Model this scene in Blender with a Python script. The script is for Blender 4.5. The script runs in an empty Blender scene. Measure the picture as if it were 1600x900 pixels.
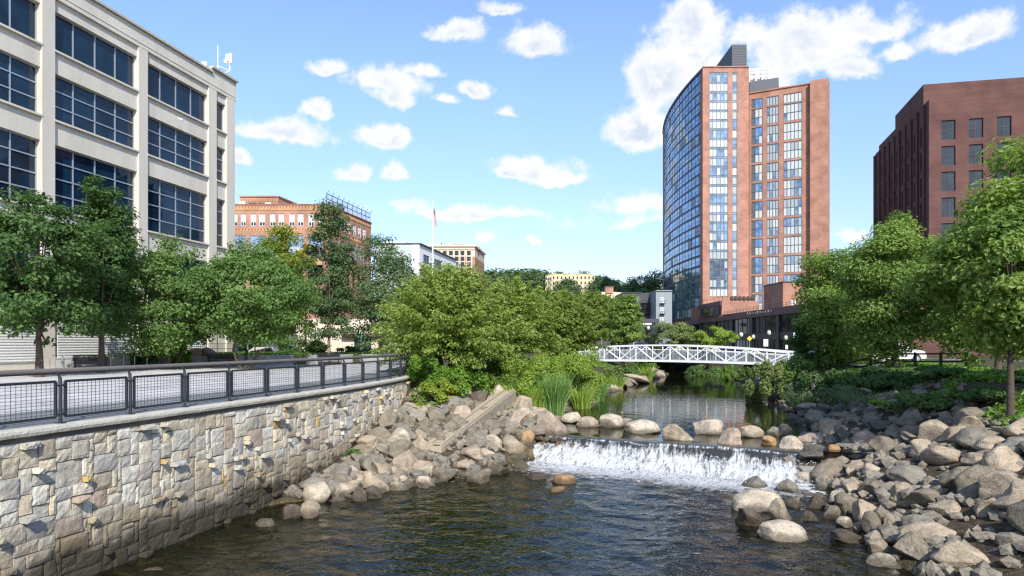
import bpy, bmesh, math, random
import numpy as np
from mathutils import Vector, Matrix, noise as mnoise

R = math.radians
random.seed(7)
rng = np.random.default_rng(7)
S = bpy.context.scene
COL = S.collection

# ------------------------------------------------------------------ camera
EYE, FOC, HOR = 1.63, 1080.0, 536.0          # eye height above the promenade, focal length and horizon row of the photo
cam_d = bpy.data.cameras.new('camera')
cam = bpy.data.objects.new('camera', cam_d); COL.objects.link(cam)
cam.location = (0, 0, EYE); cam.rotation_euler = (R(90), 0, 0)
cam_d.sensor_width = 36; cam_d.lens = FOC / 1600 * 36
cam_d.shift_y = (HOR - 450) / 1600
cam_d.clip_start = 0.1; cam_d.clip_end = 6000
S.camera = cam

# ------------------------------------------------------------------ world, sun, exposure
SUN_EL, SUN_AZ = 38, 168                       # degrees; azimuth clockwise from straight ahead (+Y)
SKY_K, CLOUD_K, SUN_K, EXPO = 0.15, .63, 3.55, 0.73
sdir = Vector((math.sin(R(SUN_AZ)) * math.cos(R(SUN_EL)), math.cos(R(SUN_AZ)) * math.cos(R(SUN_EL)), math.sin(R(SUN_EL))))
sl = bpy.data.lights.new('sun', 'SUN'); sl.energy = SUN_K; sl.angle = R(0.53); sl.color = (1, .955, .88)
so = bpy.data.objects.new('sun', sl); COL.objects.link(so)
so.rotation_euler = (-sdir).to_track_quat('-Z', 'Y').to_euler(); so.location = (20, -40, 60)

W = bpy.data.worlds.new('World'); S.world = W; W.use_nodes = True


class NT:                                       # small helper to write node trees as expressions
    def __init__(s, tree):
        s.t = tree; s.t.nodes.clear()

    def n(s, typ, **kw):
        nd = s.t.nodes.new(typ)
        for k, v in kw.items(): setattr(nd, k, v)
        return nd

    def put(s, sock, v):
        if hasattr(v, 'is_output') or isinstance(v, bpy.types.NodeSocket): s.t.links.new(v, sock)
        elif v is not None:
            try: sock.default_value = v
            except Exception: sock.default_value = (*v, 1) if len(v) == 3 else v

    def m(s, op, a, b=None, c=None, clamp=False):
        nd = s.n('ShaderNodeMath', operation=op, use_clamp=clamp)
        for i, v in enumerate((a, b, c)):
            if v is not None: s.put(nd.inputs[i], v)
        return nd.outputs[0]

    def v(s, op, a, b=None):
        nd = s.n('ShaderNodeVectorMath', operation=op)
        s.put(nd.inputs[0], a)
        if b is not None: s.put(nd.inputs[1], b)
        return nd.outputs['Value'] if op in ('LENGTH', 'DOT_PRODUCT') else nd.outputs[0]

    def xyz(s, a): 
        nd = s.n('ShaderNodeSeparateXYZ'); s.put(nd.inputs[0], a); return nd.outputs

    def comb(s, x, y, z):
        nd = s.n('ShaderNodeCombineXYZ')
        for i, q in enumerate((x, y, z)): s.put(nd.inputs[i], q)
        return nd.outputs[0]

    def noise(s, vec, scale, detail=4, rough=.55, dist=0, col=False):
        nd = s.n('ShaderNodeTexNoise'); s.put(nd.inputs['Vector'], vec)
        nd.inputs['Scale'].default_value = scale; nd.inputs['Detail'].default_value = detail
        nd.inputs['Roughness'].default_value = rough; nd.inputs['Distortion'].default_value = dist
        return nd.outputs['Color' if col else 'Fac']

    def ss(s, x, a, b, lo=0., hi=1.):
        nd = s.n('ShaderNodeMapRange', interpolation_type='SMOOTHSTEP')
        s.put(nd.inputs[0], x); s.put(nd.inputs[1], a); s.put(nd.inputs[2], b); s.put(nd.inputs[3], lo); s.put(nd.inputs[4], hi)
        return nd.outputs[0]

    def mix(s, f, a, b, mode='MIX'):
        nd = s.n('ShaderNodeMix', data_type='RGBA', blend_type=mode)
        s.put(nd.inputs[0], f); s.put(nd.inputs[6], a if not isinstance(a, tuple) else (*a[:3], 1)); s.put(nd.inputs[7], b if not isinstance(b, tuple) else (*b[:3], 1))
        return nd.outputs[2]


def build_world():
    n = NT(W.node_tree)
    d = n.n('ShaderNodeTexCoord').outputs['Generated']
    x, y, z = n.xyz(d)
    az = n.m('ARCTAN2', x, y); el = n.m('ARCSINE', z)
    wn = n.noise(d, 9, 6, .6, col=True)
    p = n.comb(az, el, 0.)
    warp = n.v('MULTIPLY', n.v('SUBTRACT', wn, (.5, .5, .5)), (.09, .06, 0))
    p = n.v('ADD', p, warp)
    clouds = [(440, 206, 80, 24, 1), (492, 175, 30, 25, 1), (380, 250, 20, 16, .8), (590, 130, 75, 30, .9), (510, 105, 45, 16, .8), (610, 155, 40, 22, .8),
              (665, 112, 45, 13, .6), (715, 52, 50, 20, .75), (785, 20, 34, 14, .75), (830, 78, 58, 34, .95), (735, 140, 28, 16, .9),
              (600, 226, 46, 30, 1), (550, 272, 34, 20, .9), (613, 276, 34, 19, .9), (835, 266, 80, 30, 1.1), (880, 280, 45, 17, 1), (790, 274, 40, 16, 1),
              (650, 326, 50, 16, .7), (735, 336, 140, 16, .7), (765, 377, 22, 15, .7), (838, 383, 20, 7, .8), (795, 172, 20, 9, .5), (690, 162, 20, 9, .5),
              (1075, 55, 60, 60, 1.15), (1040, 130, 75, 65, 1.15), (1000, 205, 66, 50, 1.2), (1100, 150, 70, 80, 1.1),
              (1250, 92, 110, 60, 1.2), (1345, 50, 100, 38, 1.15), (1195, 135, 60, 40, 1), (1325, 118, 50, 26, 1), (1400, 85, 36, 20, .9), (1170, 60, 60, 30, .6),
              (1500, 60, 100, 34, 1), (1005, 318, 60, 18, .5), (1320, 370, 60, 10, .4), (1000, 345, 90, 10, .35), (140, 120, 60, 25, .8), (60, 300, 70, 30, .8)]
    M = None
    for cx, cy, rx, ry, k in clouds:
        a = math.atan((cx - 800) / FOC); c = math.cos(a); e = math.atan((HOR - cy) / FOC * c)
        q = n.v('MULTIPLY', n.v('SUBTRACT', p, (a, e, 0)), (FOC / (rx * c * c), FOC / (ry * c), 0))
        qx, qy, _ = n.xyz(q); q = n.comb(qx, n.m('MAXIMUM', qy, n.m('MULTIPLY', qy, -1.7)), 0.)      # flatter bases
        mi = n.m('MULTIPLY', n.m('SUBTRACT', 1.0, n.v('LENGTH', q)), k)
        M = mi if M is None else n.m('SMOOTH_MAX', M, mi, .25)
    nz = n.noise(d, 19, 9, .64)
    # hazy wisps elsewhere in the sky, so that reflections and other views meet clouds too
    far = n.m('MULTIPLY', n.ss(n.noise(n.v('MULTIPLY', d, (1, 1, 2.5)), 2.6, 7, .6), .56, .75), n.ss(y, .35, .1))
    dens = n.m('ADD', M, n.m('MULTIPLY', n.m('SUBTRACT', nz, .5), 2.1))
    cov = n.m('MAXIMUM', n.ss(dens, -.12, .46), n.m('MULTIPLY', far, .9))
    cov = n.m('MULTIPLY', cov, n.ss(z, -.01, .05))
    nup = n.noise(n.v('ADD', d, (.004, .0, .016)), 19, 9, .64)
    shade = n.m('MULTIPLY', n.ss(n.m('SUBTRACT', nup, nz), -.10, .13), n.ss(n.noise(d, 7, 3, .5), .3, .6, .5, 1.))
    thick = n.ss(dens, .2, .9)
    ccol = n.mix(n.m('MULTIPLY', shade, thick), (1., 1., 1.), (.66, .74, .87))
    sky = n.n('ShaderNodeTexSky', sky_type='NISHITA', sun_disc=False, sun_elevation=R(SUN_EL), sun_rotation=R(SUN_AZ), air_density=1.0, dust_density=.6, ozone_density=1.6, altitude=20)
    b1 = n.n('ShaderNodeBackground'); n.put(b1.inputs[0], n.v('MULTIPLY', sky.outputs[0], n.mix(n.ss(z, .0, .42), (.68, .655, .80), (.95, .985, 1.07)))); b1.inputs[1].default_value = SKY_K
    b2 = n.n('ShaderNodeBackground'); n.put(b2.inputs[0], ccol); b2.inputs[1].default_value = CLOUD_K
    mx = n.n('ShaderNodeMixShader'); n.put(mx.inputs[0], n.m('MULTIPLY', cov, .95)); n.put(mx.inputs[1], b1.outputs[0]); n.put(mx.inputs[2], b2.outputs[0])
    o = n.n('ShaderNodeOutputWorld'); n.put(o.inputs[0], mx.outputs[0])


build_world()
W.cycles.sampling_method = 'MANUAL'; W.cycles.sample_map_resolution = 512
S.view_settings.view_transform = 'Standard'; S.view_settings.look = 'None'; S.view_settings.gamma = 1
S.view_settings.exposure = EXPO; S.view_settings.use_curve_mapping = False
S.cycles.use_denoising = True; S.cycles.denoising_prefilter = 'NONE'
S.cycles.filter_width = 1.3
S.cycles.max_bounces = 8; S.cycles.transparent_max_bounces = 12
S.cycles.caustics_reflective = False; S.cycles.caustics_refractive = False
S.cycles.sample_clamp_indirect = 6


# ------------------------------------------------------------------ materials
def new_mat(name):
    m = bpy.data.materials.new(name); m.use_nodes = True
    return m, NT(m.node_tree)


def finish(n, shader):
    o = n.n('ShaderNodeOutputMaterial'); n.put(o.inputs[0], shader)


def princ(n, col, rough=.7, metal=0., spec=.5, normal=None):
    b = n.n('ShaderNodeBsdfPrincipled'); n.put(b.inputs['Base Color'], col if not isinstance(col, tuple) else (*col, 1)); n.put(b.inputs['Roughness'], rough)
    n.put(b.inputs['Metallic'], metal); n.put(b.inputs['Specular IOR Level'], spec)
    if normal is not None: n.put(b.inputs['Normal'], normal)
    return b.outputs[0]


def bump(n, h, dist=.02, strength=1.):
    b = n.n('ShaderNodeBump'); n.put(b.inputs['Height'], h); b.inputs['Distance'].default_value = dist; b.inputs['Strength'].default_value = strength
    return b.outputs[0]


def pos(n): return n.n('ShaderNodeNewGeometry').outputs['Position']


def plain(name, col, rough=.7, metal=0., var=.25, scale=2., bmp=0., bscale=30., spec=.5, streak=False):
    """a surface with soft uneven tone, optional relief"""
    m, n = new_mat(name); p = pos(n)
    q = n.v('MULTIPLY', p, (1, 1, .12)) if streak else p
    f = n.noise(q, scale, 5, .6)
    f2 = n.noise(p, scale * 9, 3, .6)
    k = n.m('ADD', n.m('MULTIPLY', n.m('SUBTRACT', f, .5), 2 * var), n.m('ADD', n.m('MULTIPLY', n.m('SUBTRACT', f2, .5), var), 1.))
    c = n.v('MULTIPLY', n.comb(k, k, k), col)
    nm = bump(n, n.noise(p, bscale, 4, .65), bmp) if bmp else None
    finish(n, princ(n, c, rough, metal, spec, nm)); return m


def brick(name, c1, c2, mortar, bw=.24, bh=.08, ms=.012):
    m, n = new_mat(name); p = pos(n); x, y, z = n.xyz(p)
    uv = n.comb(n.m('ADD', x, n.m('MULTIPLY', y, .83)), z, 0.)
    b = n.n('ShaderNodeTexBrick'); n.put(b.inputs['Vector'], uv)
    n.put(b.inputs['Color1'], (*c1, 1)); n.put(b.inputs['Color2'], (*c2, 1)); n.put(b.inputs['Mortar'], (*mortar, 1))
    b.inputs['Scale'].default_value = 1; b.inputs['Brick Width'].default_value = bw; b.inputs['Row Height'].default_value = bh; b.inputs['Mortar Size'].default_value = ms
    f = n.noise(p, .35, 5, .6); k = n.ss(f, .25, .75, .76, 1.20)
    fz = n.noise(n.comb(.0, .0, z), 1.7, 3, .7); k2 = n.ss(fz, .3, .7, .90, 1.09)
    c = n.v('MULTIPLY', b.outputs[0], n.comb(n.m('MULTIPLY', k, k2), n.m('MULTIPLY', k, k2), k))
    finish(n, princ(n, c, .85, 0, .25)); return m


def glass(name, tint, rough=.04, wob=.0, spec=.6, metal=0.):
    m, n = new_mat(name); p = pos(n)
    c = n.v('MULTIPLY', n.comb(*[n.ss(n.noise(p, .5, 3), .3, .7, .6, 1.4)] * 3), tint)
    nm = bump(n, n.noise(p, .9, 2), wob) if wob else None
    finish(n, princ(n, c, rough, metal, spec, nm)); return m


def leaf(name, a, b, trans=.35, rough=.5, spec=.35):
    m, n = new_mat(name)
    at = n.n('ShaderNodeAttribute', attribute_name='tint').outputs['Fac']
    c = n.mix(at, a, b)
    c2 = n.v('MULTIPLY', c, (1.25, 1.25, .6))
    t = n.n('ShaderNodeBsdfTranslucent'); n.put(t.inputs[0], c2)
    mx = n.n('ShaderNodeMixShader'); mx.inputs[0].default_value = trans
    n.put(mx.inputs[1], princ(n, c, rough, 0, spec)); n.put(mx.inputs[2], t.outputs[0])
    finish(n, mx.outputs[0]); return m


def rock_mat():
    m, n = new_mat('rock'); p = pos(n); ob = n.n('ShaderNodeTexCoord').outputs['Object']
    oc = n.n('ShaderNodeObjectInfo').outputs['Color']
    rnd = n.n('ShaderNodeObjectInfo').outputs['Random']
    q = n.v('ADD', ob, n.comb(n.m('MULTIPLY', rnd, 37.), n.m('MULTIPLY', rnd, 11.), 0.))
    f1 = n.noise(q, 1.6, 6, .65); f2 = n.noise(q, 11, 5, .7); f3 = n.noise(n.v('MULTIPLY', q, (1, 1, 4)), 3.2, 4, .6, 1.2)
    k = n.m('ADD', n.ss(f1, .3, .72, .72, 1.14), n.m('ADD', n.ss(f2, .3, .7, -.2, .16), n.ss(f3, .4, .7, -.08, .1)))
    c = n.v('MULTIPLY', oc, n.comb(k, k, k))
    c = n.mix(n.ss(n.noise(q, 2.7, 4, .7), .56, .7, 0., .55), c, (.30, .27, .21))       # lichen and dried mud
    c = n.mix(n.ss(n.noise(q, 5.3, 5, .7), .60, .68, 0., .6), c, (.15, .13, .10))
    x, y, z = n.xyz(p)
    zl = n.ss(y, 25.0, 29.0, -3.2, -2.3)                                                  # tide line of the pool the rock stands by
    wet = n.ss(n.m('ADD', n.m('SUBTRACT', z, zl), n.m('MULTIPLY', n.m('SUBTRACT', f1, .5), .25)), .30, .05)
    c = n.mix(n.m('MULTIPLY', wet, .75), c, (.055, .045, .026))
    h = n.m('ADD', n.m('MULTIPLY', f1, 1.), n.m('MULTIPLY', f2, .35))
    finish(n, princ(n, c, n.m('SUBTRACT', .85, n.m('MULTIPLY', wet, .5)), 0, .3, bump(n, h, .09))); return m


def wallstone_mat():
    m, n = new_mat('wall_stone'); p = pos(n)
    c = n.n('ShaderNodeAttribute', attribute_name='col').outputs['Color']
    f1 = n.noise(p, 3.1, 6, .65); f2 = n.noise(p, 22, 5, .7)
    k = n.m('ADD', n.ss(f1, .28, .72, .78, 1.12), n.ss(f2, .3, .7, -.14, .12))
    c = n.v('MULTIPLY', c, n.comb(k, k, k))
    c = n.mix(n.ss(n.noise(p, 1.3, 4, .6), .55, .72, 0., .35), c, (.36, .29, .19))
    x, y, z = n.xyz(p)
    zz = n.m('ADD', z, n.m('MULTIPLY', n.m('SUBTRACT', n.noise(p, .9, 5, .6), .5), 1.1))
    c = n.mix(n.ss(zz, -1.55, -2.3, 0., .55), c, (.20, .145, .075))                       # flood stain
    c = n.mix(n.ss(zz, -2.3, -2.75, 0., .88), c, (.034, .029, .018))                      # wet algae line
    finish(n, princ(n, c, .88, 0, .25, bump(n, n.m('ADD', f1, n.m('MULTIPLY', f2, .6)), .035))); return m


def water_mat(name, tint, bscale, bdist, fine, fdist, dirt, ruffle=False, foam=False):
    m, n = new_mat(name); p = pos(n)
    q = n.v('MULTIPLY', p, (1., 1.25, 1.))
    patch = n.ss(n.noise(p, .16, 3, .5), .3, .7, .35, 1.25)
    if ruffle: patch = n.m('MULTIPLY', patch, n.m('ADD', .5, n.m('MULTIPLY', n.ss(n.xyz(p)[1], 60, 53), n.ss(n.xyz(p)[1], 33, 38, 0., .35))))
    h = n.m('MULTIPLY', patch, n.m('ADD', n.m('MULTIPLY', n.noise(q, bscale, 3, .5, .6), bdist), n.m('MULTIPLY', n.noise(q, fine, 1.5, .5), fdist)))
    nb = bump(n, h, 1.)
    fr = n.n('ShaderNodeFresnel'); fr.inputs['IOR'].default_value = 1.33; n.put(fr.inputs['Normal'], nb)
    g = n.n('ShaderNodeBsdfGlossy'); g.inputs['Roughness'].default_value = .02; n.put(g.inputs['Normal'], nb)
    t = n.n('ShaderNodeBsdfTransparent'); n.put(t.inputs[0], (*tint, 1))
    df = n.n('ShaderNodeBsdfDiffuse'); n.put(df.inputs[0], (*dirt[:3], 1))
    body = n.n('ShaderNodeMixShader'); body.inputs[0].default_value = dirt[3]; n.put(body.inputs[1], t.outputs[0]); n.put(body.inputs[2], df.outputs[0])
    mx = n.n('ShaderNodeMixShader'); n.put(mx.inputs[0], n.m('MULTIPLY', fr.outputs[0], 1.08, clamp=True)); n.put(mx.inputs[1], body.outputs[0]); n.put(mx.inputs[2], g.outputs[0])
    out = mx.outputs[0]
    if foam:
        w = n.v('DOT_PRODUCT', n.v('SUBTRACT', p, (.6, 30.135, 0)), (-.4254, -.905, 0)); a = n.v('DOT_PRODUCT', p, (.905, -.4254, 0))
        fz = n.noise(n.comb(n.m('MULTIPLY', a, 1.), n.m('MULTIPLY', w, 1.5), 0.), 2.1, 8, .72, .8); lim = n.ss(w, 1.5, 7.5, .40, .80)
        k = n.m('MULTIPLY', n.ss(n.m('SUBTRACT', fz, lim), .0, .09), n.ss(w, 8.5, 3.))
        fd = n.n('ShaderNodeBsdfDiffuse'); n.put(fd.inputs[0], (.66, .67, .66, 1)); m3 = n.n('ShaderNodeMixShader'); n.put(m3.inputs[0], n.m('MULTIPLY', k, .85)); n.put(m3.inputs[1], out); n.put(m3.inputs[2], fd.outputs[0]); out = m3.outputs[0]
    finish(n, out); return m


def falls_mat():
    m, n = new_mat('falling_water')
    uv = n.n('ShaderNodeUVMap', uv_map='flow').outputs[0]; u, v, _ = n.xyz(uv)
    u = n.m('ADD', u, n.m('MULTIPLY', n.noise(n.comb(u, v, 2.), 1.4, 3), .3)); v0 = v; v = n.m('ADD', v, n.m('MULTIPLY', n.m('SUBTRACT', n.noise(n.comb(u, 0., 5.), .9, 4, .65), .5), .9))
    st = n.noise(n.comb(n.m('MULTIPLY', u, 3.2), n.m('MULTIPLY', v, 1.1), 0.), 2.2, 7, .68, .5)
    big = n.noise(n.comb(u, n.m('MULTIPLY', v, .6), 3.), 1.1, 4, .6)
    sp = n.noise(n.comb(n.m('MULTIPLY', u, 1.), n.m('MULTIPLY', v, .7), 7.), 7, 3, .6)
    g = n.ss(v, .10, 1.1, -.36, .27)                                                     # little foam at the lip, white lower down
    fs = n.noise(n.comb(n.m('MULTIPLY', u, 9.), n.m('MULTIPLY', v, 1.6), 1.), 1.5, 4, .6, .3)
    f = n.m('ADD', n.m('ADD', n.m('MULTIPLY', n.m('SUBTRACT', st, .5), 1.5), n.m('ADD', g, .5)), n.m('ADD', n.m('MULTIPLY', n.m('SUBTRACT', big, .5), .8), n.m('MULTIPLY', n.m('SUBTRACT', fs, .5), .55)))
    lip = n.m('MULTIPLY', n.m('MAXIMUM', n.ss(n.m('ABSOLUTE', n.m('SUBTRACT', v0, n.m('ADD', .30, n.m('MULTIPLY', big, .3)))), .07, .01), n.ss(n.m('ABSOLUTE', n.m('SUBTRACT', v0, n.m('ADD', .62, n.m('MULTIPLY', big, .3)))), .06, .01)), n.ss(st, .44, .6))
    fm = n.m('MAXIMUM', n.ss(f, .38, .86), n.m('MULTIPLY', lip, .9))
    end = n.ss(n.m('ADD', v, n.m('MULTIPLY', n.m('SUBTRACT', st, .5), 3.4)), 2.7, 4.0, 1., 0.)
    dk = n.ss(n.m('ADD', n.m('MULTIPLY', n.m('ADD', sp, fs), .5), n.m('MULTIPLY', n.m('SUBTRACT', st, .5), -.5)), .50, .66)
    fcol = n.mix(n.m('MULTIPLY', dk, .55), (.54, .55, .55), (.20, .215, .22))
    foam = princ(n, fcol, .6, 0, .3, bump(n, n.m('ADD', st, fs), .035))
    wat = princ(n, (.035, .035, .03), .06, 0, .6, bump(n, st, .05))
    tr = n.n('ShaderNodeBsdfTransparent').outputs[0]
    m1 = n.n('ShaderNodeMixShader'); n.put(m1.inputs[0], fm); n.put(m1.inputs[2], foam)
    m0 = n.n('ShaderNodeMixShader'); n.put(m0.inputs[0], n.ss(v, 1.3, 1.7)); n.put(m0.inputs[1], wat); n.put(m0.inputs[2], tr)
    n.put(m1.inputs[1], m0.outputs[0])
    sd_ = n.m('ADD', u, n.m('MULTIPLY', n.m('SUBTRACT', n.noise(n.comb(u, n.m('MULTIPLY', v, 2.), 8.), 1.6, 4, .7), .5), 1.6)); end = n.m('MULTIPLY', end, n.ss(sd_, 11.5, 11.0))
    m2 = n.n('ShaderNodeMixShader'); n.put(m2.inputs[0], end); n.put(m2.inputs[1], tr); n.put(m2.inputs[2], m1.outputs[0])
    finish(n, m2.outputs[0]); return m


def ground_mat():
    m, n = new_mat('soil'); p = pos(n); x, y, z = n.xyz(p)
    f = n.noise(p, .8, 6, .65); f2 = n.noise(p, 6, 5, .7)
    c = n.mix(n.ss(f2, .3, .7), (.05, .038, .024), (.13, .105, .07))
    c = n.mix(n.m('MULTIPLY', n.ss(f, .42, .6, 0., .8), n.m('MAXIMUM', n.ss(z, -.9, -.3), n.ss(y, 36., 40.))), c, (.06, .09, .026))
    bed = n.mix(n.ss(n.noise(p, 2.2, 5, .7), .35, .65), (.06, .05, .022), (.24, .185, .10))
    bed = n.mix(n.ss(n.noise(p, .5, 4, .6), .5, .65, 0., .7), bed, (.025, .03, .01))
    dp = n.m('SUBTRACT', n.ss(y, 25., 29., -3.2, -2.3), z)
    bed = n.mix(n.ss(n.m('ADD', dp, n.m('MULTIPLY', n.m('SUBTRACT', f2, .5), .3)), .30, .95), bed, (.014, .018, .008))
    under = n.ss(n.m('SUBTRACT', z, n.ss(y, 25., 29., -3.2, -2.3)), .12, -.02)
    c = n.mix(under, c, bed)
    finish(n, princ(n, c, .95, 0, .1, bump(n, n.m('ADD', f2, n.noise(p, 25, 3)), .06))); return m


def paving_mat(name, col, joint=1.5):
    m, n = new_mat(name); p = pos(n); x, y, z = n.xyz(p)
    u = n.m('ADD', n.m('MULTIPLY', x, .93), n.m('MULTIPLY', y, -.36)); v = n.m('ADD', n.m('MULTIPLY', x, .36), n.m('MULTIPLY', y, .93))
    jx = n.m('LESS_THAN', n.m('ABSOLUTE', n.m('SUBTRACT', n.m('FRACT', n.m('DIVIDE', u, joint)), .5)), .008)
    jy = n.m('LESS_THAN', n.m('ABSOLUTE', n.m('SUBTRACT', n.m('FRACT', n.m('DIVIDE', v, joint)), .5)), .008)
    k = n.m('ADD', n.ss(n.noise(p, .45, 5, .65), .3, .7, .74, 1.1), n.ss(n.noise(p, 14, 4, .7), .3, .7, -.06, .06))
    c = n.mix(n.m('MULTIPLY', n.m('MAXIMUM', jx, jy), .75), n.v('MULTIPLY', n.comb(k, k, k), col), (.16, .15, .14))
    finish(n, princ(n, c, .9, 0, .2)); return m


MT = {}
MT['rock'] = rock_mat(); MT['wallstone'] = wallstone_mat(); MT['soil'] = ground_mat()
MT['lower'] = water_mat('pool_water', (.74, .66, .46), 1.9, .075, 5.5, .013, (.032, .038, .016, .20), False, True)
MT['upper'] = water_mat('pond_water', (.50, .50, .30), 1.6, .012, 7, .0035, (.020, .026, .011, .45), True)
MT['falls'] = falls_mat()
MT['paving'] = paving_mat('pale_concrete_paving', (.52, .505, .48)); MT['paving_dark'] = paving_mat('grey_concrete_paving', (.20, .205, .21), 1.2)
MT['asphalt'] = plain('asphalt', (.055, .055, .058), .9, var=.3, scale=1.2)
MT['coping'] = plain('coping_concrete', (.47, .44, .37), .9, var=.22, scale=2.5, bmp=.03, bscale=14)
MT['mortar'] = plain('mortar', (.15, .135, .105), .95, var=.3)
MT['conc'] = plain('pale_concrete', (.61, .565, .485), .85, var=.24, scale=.8, bmp=.01, streak=True)
MT['conc_grey'] = plain('grey_concrete', (.30, .30, .30), .9, var=.2, scale=1.5, bmp=.01)
MT['trough'] = plain('weathered_concrete', (.29, .25, .185), .9, var=.3, scale=2., bmp=.02)
MT['plank'] = plain('weathered_timber', (.38, .32, .225), .85, var=.28, scale=5., bmp=.01)
MT['steel'] = plain('slate_steel', (.032, .037, .048), .42, .3, var=.1, scale=3)
MT['rail'] = plain('weathered_wood_rail', (.135, .12, .105), .7, var=.28, scale=4)
MT['white'] = plain('white_paint', (.82, .82, .82), .45, var=.07, scale=3)
MT['offwhite'] = plain('offwhite_panel', (.78, .78, .77), .55, var=.06, scale=1)
MT['greengrey'] = plain('grey_green_panel', (.42, .48, .46), .6, var=.08)
MT['alu'] = plain('aluminium_mullion', (.42, .46, .50), .35, .5, var=.08)
MT['black'] = plain('black_metal', (.018, .019, .021), .45, var=.2)
MT['darkclad'] = plain('dark_metal_cladding', (.055, .062, .075), .55, .2, var=.15, scale=.6)
MT['darkgrey'] = plain('dark_grey_render', (.065, .065, .072), .8, var=.15)
MT['grey'] = plain('grey_render', (.26, .29, .30), .8, var=.12)
MT['cream'] = plain('cream_stone', (.62, .52, .34), .85, var=.12, scale=.5)
MT['beige'] = plain('beige_stone', (.62, .50, .38), .85, var=.1, scale=.5)
MT['cream_w'] = plain('cream_render', (.60, .53, .40), .85, var=.08)
MT['peach'] = plain('peach_render', (.62, .42, .27), .85, var=.1)
MT['roof'] = plain('roof_felt', (.16, .16, .16), .9, var=.2)
MT['brick_t'] = brick('tower_brick', (.36, .165, .108), (.405, .192, .128), (.37, .235, .18))
MT['brick_o'] = brick('orange_brick', (.375, .175, .108), (.42, .21, .138), (.38, .25, .19))
MT['brick_y'] = brick('ochre_brick', (.50, .28, .125), (.47, .25, .105), (.5, .33, .2))
MT['brick_r'] = brick('red_brick', (.36, .145, .085), (.40, .17, .10), (.34, .2, .15))
MT['brown'] = plain('brown_metal_fascia', (.105, .047, .042), .6, var=.12, scale=.7)
MT['brownb'] = brick('dark_brown_brick', (.115, .050, .042), (.13, .058, .048), (.12, .07, .06))
MT['glass_b'] = glass('blue_office_glass', (.006, .022, .046), .03, .004, .42)
MT['glass_t'] = glass('tower_glass', (.17, .29, .44), .03, .006, .8, .6)
MT['glass_t2'] = glass('tower_glass_pale', (.20, .29, .38), .06, .006, .8, .5)
MT['glass_d'] = glass('dark_glass', (.018, .024, .026), .05, .0, .6)
MT['blind'] = plain('white_window_blind', (.50, .54, .52), .6, var=.06)
MT['blind_g'] = plain('grey_window_blind', (.33, .38, .40), .6, var=.12)
MT['spandrel'] = plain('spandrel_panel', (.12, .14, .16), .4, .2, var=.15)
MT['bark'] = plain('bark', (.085, .062, .045), .95, var=.35, scale=7, bmp=.03, bscale=18)
MT['bark_l'] = plain('pale_bark', (.24, .19, .13), .95, var=.35, scale=7, bmp=.02, bscale=18)
MT['tyre'] = plain('tyre_rubber', (.02, .02, .02), .85)
MT['lampglass'] = plain('opal_lamp_globe', (.58, .54, .46), .3, var=.04)
MT['red'] = plain('red_cloth', (.50, .03, .03), .8); MT['blue'] = plain('blue_cloth', (.03, .05, .20), .8); MT['sheet'] = plain('white_cloth', (.8, .8, .8), .8, var=.03)
MT['yellow'] = plain('yellow_paint', (.75, .52, .03), .5)
MT['signgreen'] = plain('green_sign', (.02, .30, .16), .5)
MT['signblue'] = plain('blue_letter_paint', (.08, .13, .26), .5)
L = {}
L['dogwood'] = leaf('leaf_dark_green', (.075, .150, .036), (.215, .340, .100), .48)
L['deep'] = leaf('leaf_deep_green', (.045, .105, .030), (.130, .225, .065), .46)
L['oak'] = leaf('leaf_grey_green', (.065, .125, .052), (.185, .270, .115), .48)
L['gold'] = leaf('leaf_yellow_green', (.120, .200, .020), (.330, .390, .045), .42)
L['yellow'] = leaf('leaf_yellow', (0.440, 0.363, 0.022), (0.660, 0.495, 0.033))
L['cherry'] = leaf('leaf_olive_green', (.150, .240, .042), (.390, .460, .120), .48)
L['cherry2'] = leaf('leaf_olive_dark', (.130, .210, .040), (.340, .410, .105), .48)
L['lime'] = leaf('leaf_lime_green', (.190, .310, .045), (.400, .510, .110), .48)
L['bright'] = leaf('leaf_bright_green', (.100, .230, .028), (.250, .390, .060), .42)
L['lime_y'] = leaf('leaf_lime_yellow', (.170, .260, .022), (.380, .440, .075), .42)
L['willow'] = leaf('leaf_soft_olive', (0.112, 0.165, 0.045), (0.285, 0.345, 0.120))
L['planetree'] = leaf('leaf_fresh_green', (.090, .190, .038), (.340, .440, .110), .48)
L['hill'] = leaf('leaf_distant_green', (.075, .140, .058), (.160, .240, .105), .42)
L['iris'] = leaf('leaf_blade_green', (.090, .210, .050), (.240, .380, .110), .35)
L['sage'] = leaf('leaf_sage', (.09, .15, .07), (.21, .28, .15), .42)


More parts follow.
